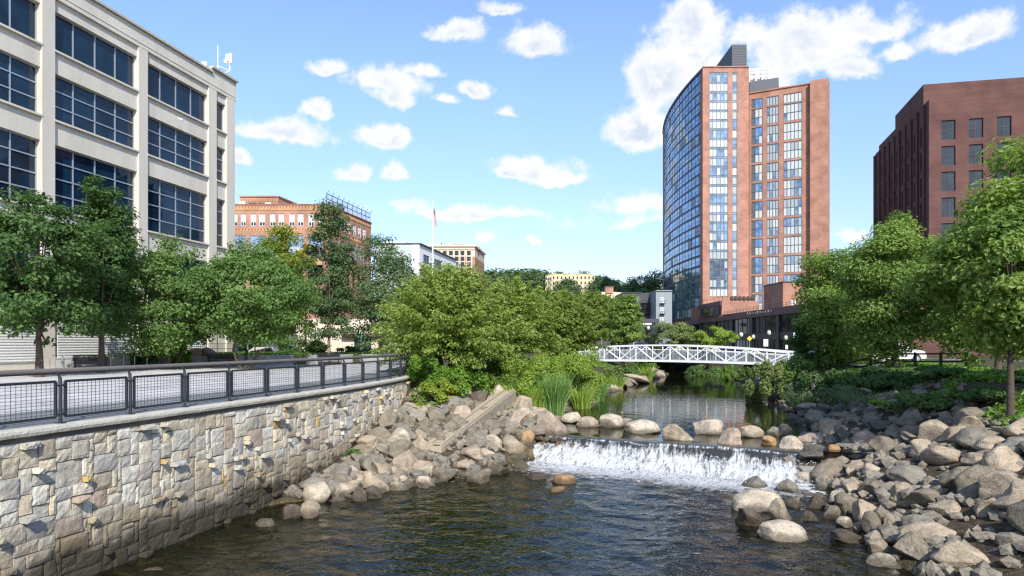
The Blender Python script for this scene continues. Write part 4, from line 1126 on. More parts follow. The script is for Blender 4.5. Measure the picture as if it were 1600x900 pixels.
    # curved curtain wall
    pl = np.array([(56.75, 205.3), (56.0, 212.8), (55.35, 221), (55.05, 230), (55.15, 240), (55.8, 249), (56.8, 258), (58.6, 268)])
    sd = np.concatenate([[0], np.cumsum(np.linalg.norm(np.diff(pl, axis=0), axis=1))]); Lc = sd[-1]
    cz = np.polyfit(sd, pl[:, 0], 3); cy = np.polyfit(sd, pl[:, 1], 3); cp = lambda s, o=0.: Vector((np.polyval(cz, s) - o, np.polyval(cy, s), 0))
    gl = MB(); z0, z1 = 9., TOP - .6; nf = 24; fh = (z1 - z0) / nf; npn = 20; fr = MB()
    for j in range(nf):
        za = z0 + j * fh
        for i in range(npn):
            s0, s1 = Lc * i / npn, Lc * (i + 1) / npn; t = rnd.gauss(0, .012); t2 = rnd.gauss(0, .02)
            a, b = cp(s1, .02 + t), cp(s0, .02 - t)
            gl.cur = rnd.choices((0, 1, 2), (8, 3, .9))[0]
            gl.quad((a.x, a.y, za + .75), (b.x, b.y, za + .75), (b.x + t2, b.y, za + fh), (a.x + t2, a.y, za + fh))
        for i in range(13):
            a, b = cp(Lc * i / 13, -.10), cp(Lc * (i + 1) / 13, -.10)
            fr.bar(a + Vector((0, 0, za + .36)), b + Vector((0, 0, za + .36)), .3, .70); 
        fr.cur = 1
        for i in range(13):
            a, b = cp(Lc * i / 13, .05), cp(Lc * (i + 1) / 13, .05); fr.bar(a + Vector((0, 0, za + 1.75)), b + Vector((0, 0, za + 1.75)), .05, .06)
        fr.cur = 0
    for i in range(npn + 1):
        a = cp(Lc * i / npn, .05); fr.bar(a + Vector((0, 0, z0)), a + Vector((0, 0, z1)), .05, .10, 1)
    for i in range(13):
        a, b = cp(Lc * i / 13, .1), cp(Lc * (i + 1) / 13, .1); fr.bar(a + Vector((0, 0, z1 + .3)), b + Vector((0, 0, z1 + .3)), .4, .8, 0)
    cw = gl.build('curtain_wall', [MT['glass_t'], MT['glass_t2'], MT['blind_g']], root); fr.build('mullions', [MT['darkclad'], MT['steel']], cw)
    pr = MB()
    for i in range(9): a = cp(Lc * i / 8, -1.2); pr.bar(a, a + Vector((0, 0, 9.2)), .9, .9, 0)
    for i in range(8):
        a, b = cp(Lc * i / 8, -2.), cp(Lc * (i + 1) / 8, -2.); pr.cur = 1; pr.quad((b.x, b.y, 0), (a.x, a.y, 0), (a.x, a.y, 9), (b.x, b.y, 9))
    pr.build('ground_arcade', [MT['black'], MT['glass_d']], root)
    ph_ = MB(); x0 = 65.6; ph_.prism([(x0, 206), (xb - .3, 206), (xb - .3, 224), (x0, 224)], TOP - .3, zt(69.5, 206), 0)
    for k in range(14): z = TOP + .4 + k * .48; ph_.bx((x0 - .05, 205.94, z), (xb - .25, 205.995, z + .07), 0)
    ph_.build('penthouse', MT['darkclad'], root)
    mp = MB(); f2 = lambda px: (px - 800) / FOC * 216; mp.add([(f2(1171), 216, 75), (f2(1218.5), 216, 75), (f2(1216.5), 216, zt(121, 216)), (f2(1171), 216, zt(128, 216)), (f2(1171), 226, 75), (f2(1218.5), 226, 75), (f2(1216.5), 226, zt(121, 216)), (f2(1171), 226, zt(128, 216))], [(0, 1, 2, 3), (5, 4, 7, 6), (1, 5, 6, 2), (4, 0, 3, 7), (3, 2, 6, 7)])
    mp.build('roof_plant', MT['darkclad'], root)
    rf = MB(); f3 = lambda px: (px - 800) / FOC * 222
    for px in (1171, 1181, 1191, 1200.5): rf.bar((f3(px), 222, 78), (f3(px), 222, zt(106 + (1200 - px) * .05, 222)), .35)
    for y in (108, 113, 119): rf.bar((f3(1170), 222, zt(y + 1.5, 222)), (f3(1201), 222, zt(y, 222)), .4, .5)
    rf.bx((f3(1172), 223, 78), (f3(1197), 228, zt(114, 222)), 0); rf.build('roof_frame', MT['offwhite'], root)
    # podium
    po = thing('shop_podium', (50, 130, 0), 'low podium of glass shopfronts under a deep brown fascia', 'building'); X0 = 46.; Ya, Yb = 84., 170.
    m = MB(); m.bx((X0 + .9, Ya, 0), (X0 + 40, Ya + .5, 6.4), 0); m.bx((X0 + .4, Ya + .3, 6.38), (X0 + 40, Yb + 30, 7.3), 1); m.bx((X0 + 1.2, Yb - .4, 0), (X0 + 20, Yb, 6.4), 0); m.build('wall', [MT['brownb'], MT['roof']], po)
    m = MB(); m.bx((X0 - .35, Ya - .3, 6.5), (X0 + .39, Yb, 7.78)); m.build('fascia', MT['brown'], po)
    ys = [84.6, 93.5, 105.7, 119.7, 132.8, 144.8, 157, 169]
    for y in ys: c = MB(); c.bx((X0 - .05, y - .55, 0), (X0 + .75, y + .55, 6.498)); c.build('column', MT['black'], po)
    for a, b in zip(ys[:-1], ys[1:]):
        A3 = Vector((X0 + .3, b - .55, 0)); U3 = Vector((0, -1, 0)); N3 = U3.cross(Vector((0, 0, 1))); w = b - a - 1.1
        o = window_mesh(w, 3.05, 4, 1, .09, lambda c, r_: 1, .08).build('upper_glazing', [MT['black'], MT['glass_d']], None); place(o, A3, U3, N3, 0, 3.42, 0, po)
        o = window_mesh(w, 2.3, 6, 1, .12, lambda c, r_: rnd.choice((1, 1, 2)), .08).build('shopfront', [MT['black'], MT['glass_d'], MT['glass_t2']], None); place(o, A3, U3, N3, 0, .02, 0, po)
        s_ = MB(); s_.bx((X0 + .12, a + .56, 2.32), (X0 + .42, b - .56, 3.42)); s_.build('sign_band', MT['black'], po)
    m = MB()
    for k in range(44): y = Ya + 2 * k; m.bar((X0 + .1, y, 7.78), (X0 + .1, y, 8.5), .05)
    for z in (8.15, 8.5): m.bar((X0 + .1, Ya, z), (X0 + .1, Yb, z), .05)
    m.build('roof_rail', MT['steel'], po)
    # blocks standing on the podium
    b1 = thing('terrace_block', (50, 158, 7.3), 'low brick block with roof terrace at the tower foot', 'building'); m = MB(); zt1 = zt(470, 150)
    m.prism([(45.55, 150), (53.6, 150), (53.6, 204), (56.3, 204), (56.3, 180), (46.6, 180)], 7.3, zt1, 0); m.build('wall', MT['brick_t'], b1)
    m = MB(); m.bx((45.35, 151.2, 7.78), (45.6, 166, zt1 - 1.05)); m.build('window', MT['glass_d'], b1); m = MB(); m.bx((45.3, 150.4, zt1 - 1.0), (45.62, 168, zt1 + .02)); m.build('fascia', MT['brown'], b1)
    m = MB()
    for k in range(9): m.bar((45.8 + k * .95, 150.3, zt1), (45.8 + k * .95, 150.3, zt1 + 1), .05)
    m.bar((45.8, 150.3, zt1 + 1), (53.4, 150.3, zt1 + 1), .05)
    for k in range(9): m.bar((45.8, 150.3 + 3 * k, zt1), (45.8, 150.3 + 3 * k, zt1 + 1), .05)
    m.bar((45.8, 150.3, zt1 + 1), (45.8, 175, zt1 + 1), .05); m.build('terrace_rail', MT['steel'], b1)
    m = MB()
    for k in range(6): m.ball((48.2 + k * .9, 151.6, zt1 + .55), (.45, .4, .6), 7, 5)
    m.build('planter_shrub', L and MT['bark'], b1)
    b2 = thing('plain_brick_block', (58, 130, 7.3), 'plain brick stair block rising above the shop podium', 'building'); m = MB(); zt2 = zt(441, 125); m.prism([(49, 125), (66, 125), (66, 134.5), (49, 134.5)], 7.3, zt2, 0); m.build('wall', MT['brick_t'], b2); m = MB(); m.bx((48.85, 124.85, zt2 + .002), (66.1, 134.6, zt2 + .16)); m.build('coping', MT['darkclad'], b2)
    # white P sign on the podium roof
    sg = thing('parking_sign', (47.6, 117, 7.3), 'white square rooftop sign with letter P over the shops', 'sign'); q = P(1240, 473, 117)
    m = MB(); m.bx((q.x - .42, 117, q.z - .45), (q.x + .42, 117.1, q.z + .42)); m.bar((q.x - .2, 117.06, 7.3), (q.x - .2, 117.06, q.z - .44), .06); m.bar((q.x + .2, 117.06, 7.3), (q.x + .2, 117.06, q.z - .44), .06); m.build('board', MT['white'], sg)
    m = MB(); m.bx((q.x - .17, 116.97, q.z - .3), (q.x - .07, 116.995, q.z + .28)); pts = [(q.x - .07 + .24 * math.sin(a), 116.983, q.z + .12 + .16 * math.cos(a)) for a in np.linspace(0, math.pi, 8)]
    for a, b in zip(pts[:-1], pts[1:]): m.bar(a, b, .024, .08)
    m.build('letter', MT['signblue'], sg)
    # thin script sign hung on the fascia, too small to read
    ss = thing('script_sign', (45.6, 126, 7), 'thin metal script sign on brown fascia above glass shopfront', 'sign'); m = MB(); prev = None
    for k in range(70):
        t = k / 69; y = 134 - t * 13; z = 7.25 + .22 * math.sin(t * 61) * (1 + .5 * math.sin(t * 17)); c = (45.5, y, z)
        if prev: m.bar(prev, c, .06)
        prev = c
    m.build('lettering', MT['coping'], ss)
    # dark brown tower at the right
    br = thing('brown_tower', (75, 118, 0), 'dark brown brick tower rising behind the trees at the right', 'building'); C = Vector((67.8, 129, 0)); D = Vector((-.25, -.968, 0)).normalized(); Lb = 30.; U4 = D; N4 = U4.cross(Vector((0, 0, 1))); m = MB(); H = EYE + (HOR - 241) / FOC * 129
    if N4.x > 0: raise RuntimeError('facade faces the wrong way')
    sp = [(1.2 + 3.1 * k, 2.5 + 3.1 * k) for k in range(9)]; rows = [(H - 3.2 - 3.7 * k - 2.8, H - 3.2 - 3.7 * k) for k in range(9)]
    grid_face(m, C, U4, N4, Lb, 0, H, [(a, b, sp) for a, b in rows], .4); E = C + D * Lb
    shell(m, [(C.x, C.y), (E.x, E.y), (E.x + 22, E.y - 5.6), (C.x + 22, C.y - 5.6)], 0, H, skip=(0, 1), rmat=1)
    U5 = Vector((22, -5.6, 0)).normalized(); N5 = U5.cross(Vector((0, 0, 1))); L5 = math.hypot(22, 5.6); sp5 = [(1.6 + 3.5 * k, 3.4 + 3.5 * k) for k in range(6)]; grid_face(m, E, U5, N5, L5, 0, H, [(a, b, sp5) for a, b in rows], .4)
    for k in range(10): a = C + D * (.35 + 3.1 * k) + Vector((N4.x, N4.y, 0)) * .15; m.bar(a, a + Vector((0, 0, H - .4)), .5, .34, 0)
    m.build('wall', [MT['brownb'], MT['roof']], br)
    m = MB(); q0, q1 = C + D * .3, C + D * 11.2; m.prism([(q0.x + .6, q0.y), (q1.x + .6, q1.y), (q1.x + 14, q1.y - 3), (q0.x + 14, q0.y - 3)], H - .02, H + 1.45, 0); q2 = C + D * 26; m.prism([(q1.x + .5, q1.y - .02), (q2.x + .5, q2.y), (q2.x + 14, q2.y - 3), (q1.x + 14, q1.y - 3.02)], H - .02, H + 3.6, 0); m.build('penthouse', MT['brownb'], br)
    for a, b in rows: brick_windows(br, E, U5, N5, sp5, a, b, [MT['black'], MT['glass_d'], MT['blind_g']], .25, 2, 2, lower=(1, 1)) if a > H - 24 else None
    for a, b in rows: brick_windows(br, C, U4, N4, sp, a, b, [MT['black'], MT['glass_d'], MT['peach']], .25, 2, 1, lower=(1, 1))


build_tower()


# ------------------------------------------------------------------ the footbridge
def build_bridge():
    A = Vector((7.9, 80.2, 0)); B = Vector((26.2, 64.5, 0)); D = (B - A); Lb = D.length; D.normalize(); Nn = Vector((-D.y, D.x, 0))
    if Nn.y > 0: Nn = -Nn                                          # towards the camera
    root = thing('footbridge', (A + B) / 2 + Vector((0, 0, 0)), 'arched white steel truss footbridge across the pond', 'footbridge')
    zb = lambda t: -.36 + .13 * math.sin(math.pi * t); zt = lambda t: zb(t) + 1.38 + .30 * math.sin(math.pi * t) - .25 * t * t
    n = 12; pt = lambda t, off, z: A + D * (Lb * t) + Nn * off + Vector((0, 0, z))
    for off in (1.1, -1.1):
        tr = MB(); sg = 36
        for k in range(sg):
            a, b = k / sg, (k + 1) / sg
            tr.bar(pt(a, off, zt(a)), pt(b, off, zt(b)), .17, .16); tr.bar(pt(a, off, zb(a)), pt(b, off, zb(b)), .17, .22)
            tr.bar(pt(a, off * .94, zb(a) + .72 * (zt(a) - zb(a))), pt(b, off * .94, zb(b) + .72 * (zt(b) - zb(b))), .05)
        for k in range(n + 1):
            t = k / n; tr.bar(pt(t, off, zb(t)), pt(t, off, zt(t)), .09)
            if k < n:
                a, b = (k, k + 1) if k % 2 == 0 else (k + 1, k); tr.bar(pt(a / n, off, zt(a / n) - .08), pt(b / n, off, zb(b / n) + .1), .105)
        tr.build('truss', MT['white'], root)
        bl = MB(); m = 150
        for k in range(m): t = (k + .5) / m; bl.bar(pt(t, off * .93, zb(t) + .12), pt(t, off * .93, zb(t) + .72 * (zt(t) - zb(t))), .028)
        bl.build('baluster_panel', MT['alu'], root)
    dk = MB()
    for k in range(24):
        a, b = k / 24, (k + 1) / 24; dk.bar(pt(a, 0, zb(a) + .06), pt(b, 0, zb(b) + .06), 2.0, .1)
    for k in range(n + 1): t = k / n; dk.bar(pt(t, -1.1, zb(t) - .06), pt(t, 1.1, zb(t) - .06), .12, .16)
    dk.build('deck', MT['conc_grey'], root)
    for E, s in ((A, -1), (B, 1)):
        ab = MB(); c = E + D * (s * .9); ab.box((c.x, c.y, -1.5), (3.2, 3.4, 2.1), math.atan2(D.y, D.x)); tag(ab.build('bridge_abutment', MT['conc_grey']), 'grey concrete abutment under the %s end of the white footbridge' % ('left' if s < 0 else 'right'), 'abutment')


build_bridge()


# ------------------------------------------------------------------ rocks
def rock_mesh(seed, facets, rough, sub=3, flat=1.):
    r = random.Random(seed); bm = bmesh.new(); bmesh.ops.create_icosphere(bm, subdivisions=sub, radius=1)
    pl = []
    for _ in range(facets):
        v = Vector((r.gauss(0, 1), r.gauss(0, 1), r.gauss(0, .8))).normalized(); pl.append((v, r.uniform(.42, .86)))
    o = Vector((r.uniform(0, 50), r.uniform(0, 50), r.uniform(0, 50)))
    for v in bm.verts:
        p = v.co.copy()
        for nrm, d in pl:
            k = p.dot(nrm) - d
            if k > 0: p -= nrm * k * .94
        p *= 1 + rough * mnoise.noise(p * 1.3 + o) + rough * .35 * mnoise.noise(p * 3.4 + o) + rough * .2 * mnoise.noise(p * 8 + o)
        v.co = p
    lo = [min(v.co[i] for v in bm.verts) for i in range(3)]; hi = [max(v.co[i] for v in bm.verts) for i in range(3)]
    for v in bm.verts: v.co = Vector([(v.co[i] - (lo[i] + hi[i]) / 2) / ((hi[i] - lo[i]) / 2) * (1 if i < 2 else flat) for i in range(3)])
    for v in bm.verts:                            # broad seat, no undercut
        if v.co.z < 0: k = 1 + .42 * min(1, -v.co.z / flat); v.co.x *= k; v.co.y *= k
    me = bpy.data.meshes.new('rock'); bm.to_mesh(me); bm.free(); me.materials.append(MT['rock'])
    me.polygons.foreach_set('use_smooth', [facets < 9] * len(me.polygons)); 
    if facets >= 9: me.polygons.foreach_set('use_smooth', [True] * len(me.polygons))
    me.update(); return me


ANG = [rock_mesh(100 + i, 11, .12, 4) for i in range(12)]
RND = [rock_mesh(200 + i, 8, .15, 4) for i in range(8)]
FLT = [rock_mesh(300 + i, 10, .12, 4, .55) for i in range(6)]
TONE = {'grey': (.265, .24, .19), 'grey-brown': (.25, .21, .15), 'tan': (.42, .34, .24), 'light tan': (.54, .46, .35), 'pinkish tan': (.45, .355, .265), 'dark brown': (.13, .10, .072), 'dark grey': (.125, .118, .102), 'orange-brown': (.42, .26, .13)}
SMO = [rock_mesh(400 + i, 4, .11, 4, .8) for i in range(6)]
nrock = [0]; occupied = []


def rock(mesh, c, sx, sy, sz, tone, label, group=None, name='rock', rz=None, tilt=.2):
    o = bpy.data.objects.new(name, mesh); COL.objects.link(o); k = random.uniform(.88, 1.12); t = TONE[tone]
    o.location = c; o.scale = (sx, sy, sz); o.rotation_euler = (random.gauss(0, tilt), random.gauss(0, tilt), random.uniform(0, 6.28) if rz is None else rz)
    o.color = (t[0] * k, t[1] * k, t[2] * k, 1); tag(o, label, 'boulder' if name == 'boulder' else 'rock', group); nrock[0] += 1
    occupied.append((c[0], c[1], (sx + sy) / 2)); return o


def boulder(px, py, w, h, tone, label, kind=None, sink=.3, rz=None):
    """px, py: centre in the photo; w, h: size in photo pixels"""
    sink = min(.9, sink + .08); b = land(px, py + h * .46); d = b.y; s = w / FOC * d / 2; vz = min(h / FOC * d / 2 / (1 - sink) * .92, s * 1.1 if h < w else s * 1.6)
    m = random.choice(kind or ANG); c = (b.x, b.y + s * .5, b.z + vz * (1 - 2 * sink) + .02)
    return rock(m, c, s * .98, s * random.uniform(.75, .95), vz * .95, tone, label, None, 'boulder', rz if rz is not None else random.choice((0, math.pi)) + random.gauss(0, .3), .08)


def fish_ladder():
    a = land(682, 704); b = Vector((P(797, 632, 36.2))); a = Vector((a.x, a.y, a.z + .12)); b.z = max(b.z, ground_z(b.x, b.y) + .35)
    lift = max(ground_z(q.x, q.y) + .22 - q.z for q in [a.lerp(b, k / 12) for k in range(1, 13)]); a.z += max(0, min(lift, .5)) * .4; b.z += max(0, lift)
    d = (b - a); Ll = d.length; d.normalize(); s = d.cross(Vector((0, 0, 1))).normalized(); up = s.cross(d).normalized()
    r = thing('fish_ladder', (a + b) / 2 - Vector((0, 0, .4)), 'sloping timber and concrete fish ladder with slotted top', 'fish ladder')
    m = MB(); m.bar(a - s * .26, b - s * .26, .17, .17); m.build('side_beam', MT['plank'], r); m = MB(); m.bar(a + s * .20 - up * .03, b + s * .20 - up * .03, .10, .14); m.build('side_beam', MT['plank'], r)
    m = MB(); n = 34
    for k in range(n): q = a + d * (Ll * (k + .5) / n) - up * .02; m.bar(q - s * .18, q + s * .15, .09, .07)
    m.build('slat', MT['plank'], r)
    m = MB(); m.bar(a - s * .02 - up * .45, b - s * .02 - up * .45, .30, .10); m.bar(a + s * .27 - up * .42, b + s * .27 - up * .42, .12, .72); m.bar(a - s * .30 - up * .42, b - s * .30 - up * .42, .12, .62)
    m.bar(a + s * .50 - up * .66, b + s * .50 - up * .66, .34, .16); m.build('channel', MT['trough'], r)
    for k in range(12): q = a.lerp(b, k / 11) + s * .3; occupied.append((q.x, q.y, .62))
    c = a - d * .1; m = MB(); m.bar(a - s * .3 - d * .08 - up * .2, a + s * .25 - d * .08 - up * .2, .12, .3); m.build('end_beam', MT['plank'], r)


fish_ladder()
# boulders along the weir, left to right
for a in [(865, 660, 44, 34, 'pinkish tan', 'pinkish boulder at the left end of the weir line below the reeds'),
          (893, 652, 30, 18, 'light tan', 'low pale stone tucked behind the pinkish boulder at the weir'),
          (921, 658, 32, 18, 'tan', 'low tan stone between the pinkish boulder and the duck boulder'),
          (955, 656, 36, 24, 'light tan', 'pale cracked boulder on the weir with a duck beside it'),
          (978, 659, 24, 10, 'tan', 'flat stone carrying the small duck on the weir'),
          (1006, 665, 46, 22, 'light tan', 'wide pale boulder in the middle of the weir line'),
          (1062, 675, 40, 24, 'tan', 'smooth oval tan boulder alone before the falling water'),
          (1111, 665, 42, 26, 'light tan', 'tall pale boulder on the weir right of the oval one'),
          (1146, 682, 33, 24, 'pinkish tan', 'rounded pinkish boulder at the lip of the weir'),
          (1178, 673, 34, 20, 'tan', 'flat topped tan boulder behind the weir lip near the right bank'),
          (1203, 687, 20, 17, 'orange-brown', 'small orange stone at the right end of the weir line')]:
    a = (a[0], a[1], a[2] * 1.14, a[3] * 1.12) + a[4:]; boulder(*a, kind=SMO + RND[:2], sink=.26)
ZL_ = [(560, 240, 120, 80, 'grey', 'grey block under the bushes next to the wall end'), (510, 290, 90, 70, 'grey-brown', 'brown square block wedged against the wall end'),
       (610, 305, 120, 80, 'grey-brown', 'grey-brown wedge rock below the yellow bush'), (585, 365, 80, 70, 'tan', 'small round tan boulder left of the big grey one'), (688, 370, 125, 110, 'grey-brown', 'big veined grey boulder left of the timber fish ladder'),
       (445, 388, 150, 110, 'light tan', 'big pale egg shaped boulder at the wall foot'), (825, 245, 170, 100, 'pinkish tan', 'broad pinkish boulder under the bright bush'), (760, 315, 130, 90, 'grey-brown', 'grey-brown slab above the fish ladder foot'),
       (930, 155, 125, 95, 'dark brown', 'dark brown leaning boulder near the top of the pile'), (1030, 125, 100, 100, 'light tan', 'tall pale boulder standing at the top of the pile'), (850, 175, 100, 60, 'grey', 'grey flat rock behind the pinkish boulder'),
       (960, 240, 100, 80, 'grey-brown', 'grey-brown boulder beside the upper fish ladder'), (1040, 190, 80, 60, 'grey', 'grey slab under the tall pale boulder'), (1190, 180, 120, 100, 'pinkish tan', 'large pale pink boulder beside the reeds'), (1275, 170, 80, 90, 'grey', 'round grey boulder against the reeds'),
       (1160, 268, 120, 105, 'pinkish tan', 'rounded pinkish boulder right of the fish ladder top'), (1235, 265, 50, 60, 'tan', 'small tan stone right of the pinkish boulder'), (1060, 305, 95, 90, 'grey-brown', 'grey-brown boulder on the concrete side of the fish ladder'),
       (1020, 405, 125, 110, 'light tan', 'pale rounded boulder right of the fish ladder'), (1190, 370, 120, 70, 'grey-brown', 'low grey-brown rock above the left end of the falls'), (880, 475, 160, 80, 'tan', 'long flat tan slab below the fish ladder'),
       (1000, 492, 130, 70, 'tan', 'flat tan rock in the middle of the left point'), (1135, 468, 150, 110, 'tan', 'large flat topped rock at the edge of the left point'), (1215, 455, 90, 120, 'orange-brown', 'algae stained orange rock touching the white water'),
       (1165, 548, 150, 60, 'grey-brown', 'wet low rock at the tip of the left point'), (840, 552, 130, 60, 'tan', 'tan rock at the waterline of the left point'), (935, 612, 150, 84, 'grey-brown', 'angular rock dipping into the pool at the left point'),
       (1040, 572, 130, 70, 'dark brown', 'dark wet rock between paler ones on the left point'), (475, 530, 190, 130, 'tan', 'largest tan leaning slab on the left bank'), (560, 482, 130, 80, 'grey-brown', 'grey-brown rock above the leaning tan slab'), (590, 430, 150, 80, 'tan', 'tan rock under the round boulder on the left bank'),
       (660, 548, 84, 80, 'grey-brown', 'upright grey-brown rock left of the inlet'), (605, 575, 120, 90, 'tan', 'blocky tan rock left of the inlet'), (612, 645, 115, 62, 'light tan', 'square pale block at the waterline left of the inlet'),
       (455, 672, 110, 50, 'tan', 'square tan block at the waterline of the left bank'), (420, 582, 90, 60, 'light tan', 'small pale rock below the leaning slab'), (340, 512, 84, 62, 'tan', 'tan rock beside the weeds at the wall foot'), (185, 585, 95, 55, 'light tan', 'pale flat rock below the weeds at the wall'),
       (482, 635, 62, 54, 'light tan', 'small pale pyramid rock near the left waterline'), (125, 700, 120, 84, 'light tan', 'pale slanted rock next to the big white boulder'), (215, 720, 110, 84, 'dark brown', 'wet brown rock at the left waterline'), (310, 712, 100, 70, 'dark brown', 'dark wet wedge at the left waterline')]
for x, y, w, h, t, l in ZL_: boulder(500 + x / 3.75, 580 + y / 3.75, w / 3.75, h / 3.75, t, l, kind=ANG if t not in ('light tan', 'pinkish tan') else RND + ANG[:3])
for px, py, w, h, t, l, sk in [(493, 768, 50, 36, 'light tan', 'big white boulder at the foot of the stone wall', .25), (483, 793, 32, 32, 'tan', 'upright rounded stone in front of the big white boulder', .25), (456, 797, 38, 26, 'dark brown', 'wet brown stone beside the stone wall in the shallows', .4), (412, 816, 40, 14, 'grey-brown', 'nearly sunken rock in the shallows by the wall', .62),
                               (883, 747, 38, 16, 'orange-brown', 'mossy brown stone standing in the pool below the falls', .4), (868, 764, 34, 10, 'orange-brown', 'small sunken brown stone below the mossy one', .5), (838, 744, 34, 10, 'dark brown', 'dark sunken stone near the left point', .55), (232, 888, 70, 22, 'dark brown', 'flat stone under the water at the bottom left corner', .8)]:
    boulder(px, py, w, h, t, l, kind=SMO, sink=sk)
ZR_ = [(220, 515, 100, 52, 'grey', 'grey rounded rock at the right edge of the falls foot'), (240, 585, 205, 104, 'light tan', 'biggest pale boulder in the water at the right'), (322, 620, 90, 112, 'tan', 'upright tan boulder leaning on the biggest pale one'), (218, 657, 150, 78, 'dark brown', 'brown wet boulder in front of the biggest pale one'), (345, 712, 190, 90, 'light tan', 'pale low boulder nearest the camera in the right shallows'),
       (350, 532, 85, 62, 'grey', 'grey rock above the biggest pale boulder'), (370, 588, 70, 64, 'grey-brown', 'grey-brown rock right of the upright boulder'), (365, 495, 70, 30, 'dark grey', 'dark slab by the right edge of the falls'), (460, 418, 95, 44, 'dark grey', 'dark flat rock where the falls meet the right bank'),
       (457, 336, 108, 80, 'pinkish tan', 'big striped pinkish boulder at the right end of the weir'), (372, 343, 92, 70, 'light tan', 'rounded pale boulder at the right end of the weir'), (343, 293, 72, 48, 'tan', 'tan boulder behind the rounded pale one'), (290, 298, 52, 44, 'grey', 'grey stone in the pond behind the orange stone'),
       (535, 280, 100, 54, 'tan', 'tan rock on the right bank beside the green weed'), (552, 390, 90, 70, 'orange-brown', 'golden rounded boulder on the right bank'), (492, 376, 84, 54, 'tan', 'tan wedge between pink and golden boulders'), (680, 322, 96, 62, 'pinkish tan', 'pale rock high on the shaded right bank'), (585, 322, 80, 60, 'dark grey', 'dark wedge rock below the pale rock on the shaded bank'),
       (442, 495, 104, 52, 'light tan', 'flat pale rock right of the falls foot'), (562, 570, 84, 54, 'light tan', 'pale wedge in the middle of the right bank pile'), (615, 592, 112, 94, 'grey-brown', 'large grey-brown boulder in the middle of the right pile'), (690, 622, 112, 84, 'tan', 'large tan boulder right of the grey-brown one'), (588, 670, 72, 66, 'light tan', 'sharp pale rock at the right waterline'),
       (780, 665, 60, 84, 'tan', 'upright tan rock at the right picture edge'), (710, 680, 92, 92, 'grey-brown', 'rounded grey-brown rock with a dark hollow beside it'), (470, 592, 72, 60, 'dark brown', 'dark rounded rock in the shallows of the right bank'), (540, 640, 74, 54, 'grey-brown', 'grey-brown rock above the sharp pale one'), (600, 737, 124, 44, 'dark brown', 'flat brown rock awash at the right waterline'),
       (742, 785, 112, 60, 'tan', 'tan flat rock low on the right bank'), (748, 832, 112, 56, 'light tan', 'pale flat rock at the bottom of the right bank'), (640, 445, 84, 56, 'tan', 'tan slanted rock above the middle of the right pile'), (700, 455, 70, 48, 'light tan', 'pale rock halfway up the right bank'), (530, 440, 66, 60, 'dark grey', 'dark upright rock under the golden boulder'),
       (620, 520, 96, 50, 'tan', 'flat tan slab across the right pile'), (495, 510, 60, 44, 'grey', 'grey wedge behind the flat pale rock'), (720, 530, 90, 50, 'grey-brown', 'grey-brown slab high in the right pile'), (770, 490, 84, 54, 'dark grey', 'dark slab at the shaded right edge'), (445, 655, 60, 40, 'dark brown', 'small brown rock alone in the right shallows')]
for x, y, w, h, t, l in ZR_: boulder(1100 + x / 2.648, 560 + y / 2.648, w / 2.648, h / 2.648, t, l, kind=ANG if t not in ('light tan', 'pinkish tan') else SMO + ANG[:2])


def scatter(n, ylo, yhi, xf, rad, tones, zone, kinds, flatten=(.55, .9), close=.72, sink=.32):
    k = 0; tries = 0; cnt = {}
    while k < n and tries < 9000:
        tries += 1; y = random.uniform(ylo, yhi); x0, x1 = xf(y)
        if x1 <= x0: continue
        x = random.uniform(x0, x1); r = random.uniform(*rad) * (1.25 if random.random() < .12 else 1)
        if any((x - a) ** 2 + (y - b) ** 2 < ((r + c) * close) ** 2 for a, b, c in occupied): continue
        z = ground_z(x, y); t = random.choice(tones); f = random.uniform(*flatten)
        size = 'small' if r < rad[0] + (rad[1] - rad[0]) * .45 else 'larger'
        rock(random.choice(kinds), (x, y, z + r * f * (1 - 2 * sink)), r * random.uniform(.95, 1.3), r * random.uniform(.8, 1.05), r * f, t, '%s %s rock %s' % (size, t, zone), '%s %s rocks %s' % (size, t, zone)); k += 1


scatter(92, 21.6, 35.5, lambda y: (max(XW(y) + .35, XL(y) - 6.5), XL(y) + .35), (.24, .50), ['grey', 'grey-brown', 'tan', 'grey-brown'], 'in the left bank pile between wall and falls', ANG + RND[:2], (.6, .95), .6)
scatter(38, 14, 24, lambda y: (XR(y) - .5, XR(y) + 5.5), (.26, .58), ['grey', 'grey-brown', 'tan', 'tan', 'tan'], 'in the right bank pile below the falls', ANG[:7] + RND + SMO[:2] + FLT[:2])
scatter(38, 24, 36, lambda y: (XR(y) - .3, XR(y) + 3.8), (.28, .60), ['grey', 'dark grey', 'grey-brown', 'grey'], 'on the shaded right bank beside the pond', ANG + FLT)
scatter(18, 37, 60, lambda y: (XL(y) - .6, XL(y) + .5), (.38, .75), ['tan', 'light tan', 'grey-brown'], 'lying flat along the left pond edge', FLT, (.5, .8), .8)
scatter(10, 60, 84, lambda y: (XL(y) - 1.2, XL(y) + .6), (.55, 1.2), ['tan', 'grey-brown', 'pinkish tan'], 'piled on the left shore below the footbridge', ANG + FLT, (.5, .8), .8)
scatter(20, 36, 66, lambda y: (XR(y) - .4, XR(y) + 2.6), (.32, .75), ['grey', 'dark grey', 'grey-brown'], 'edging the far right side of the pond', ANG + FLT, (.5, .8), .75)
print('rocks', nrock[0])


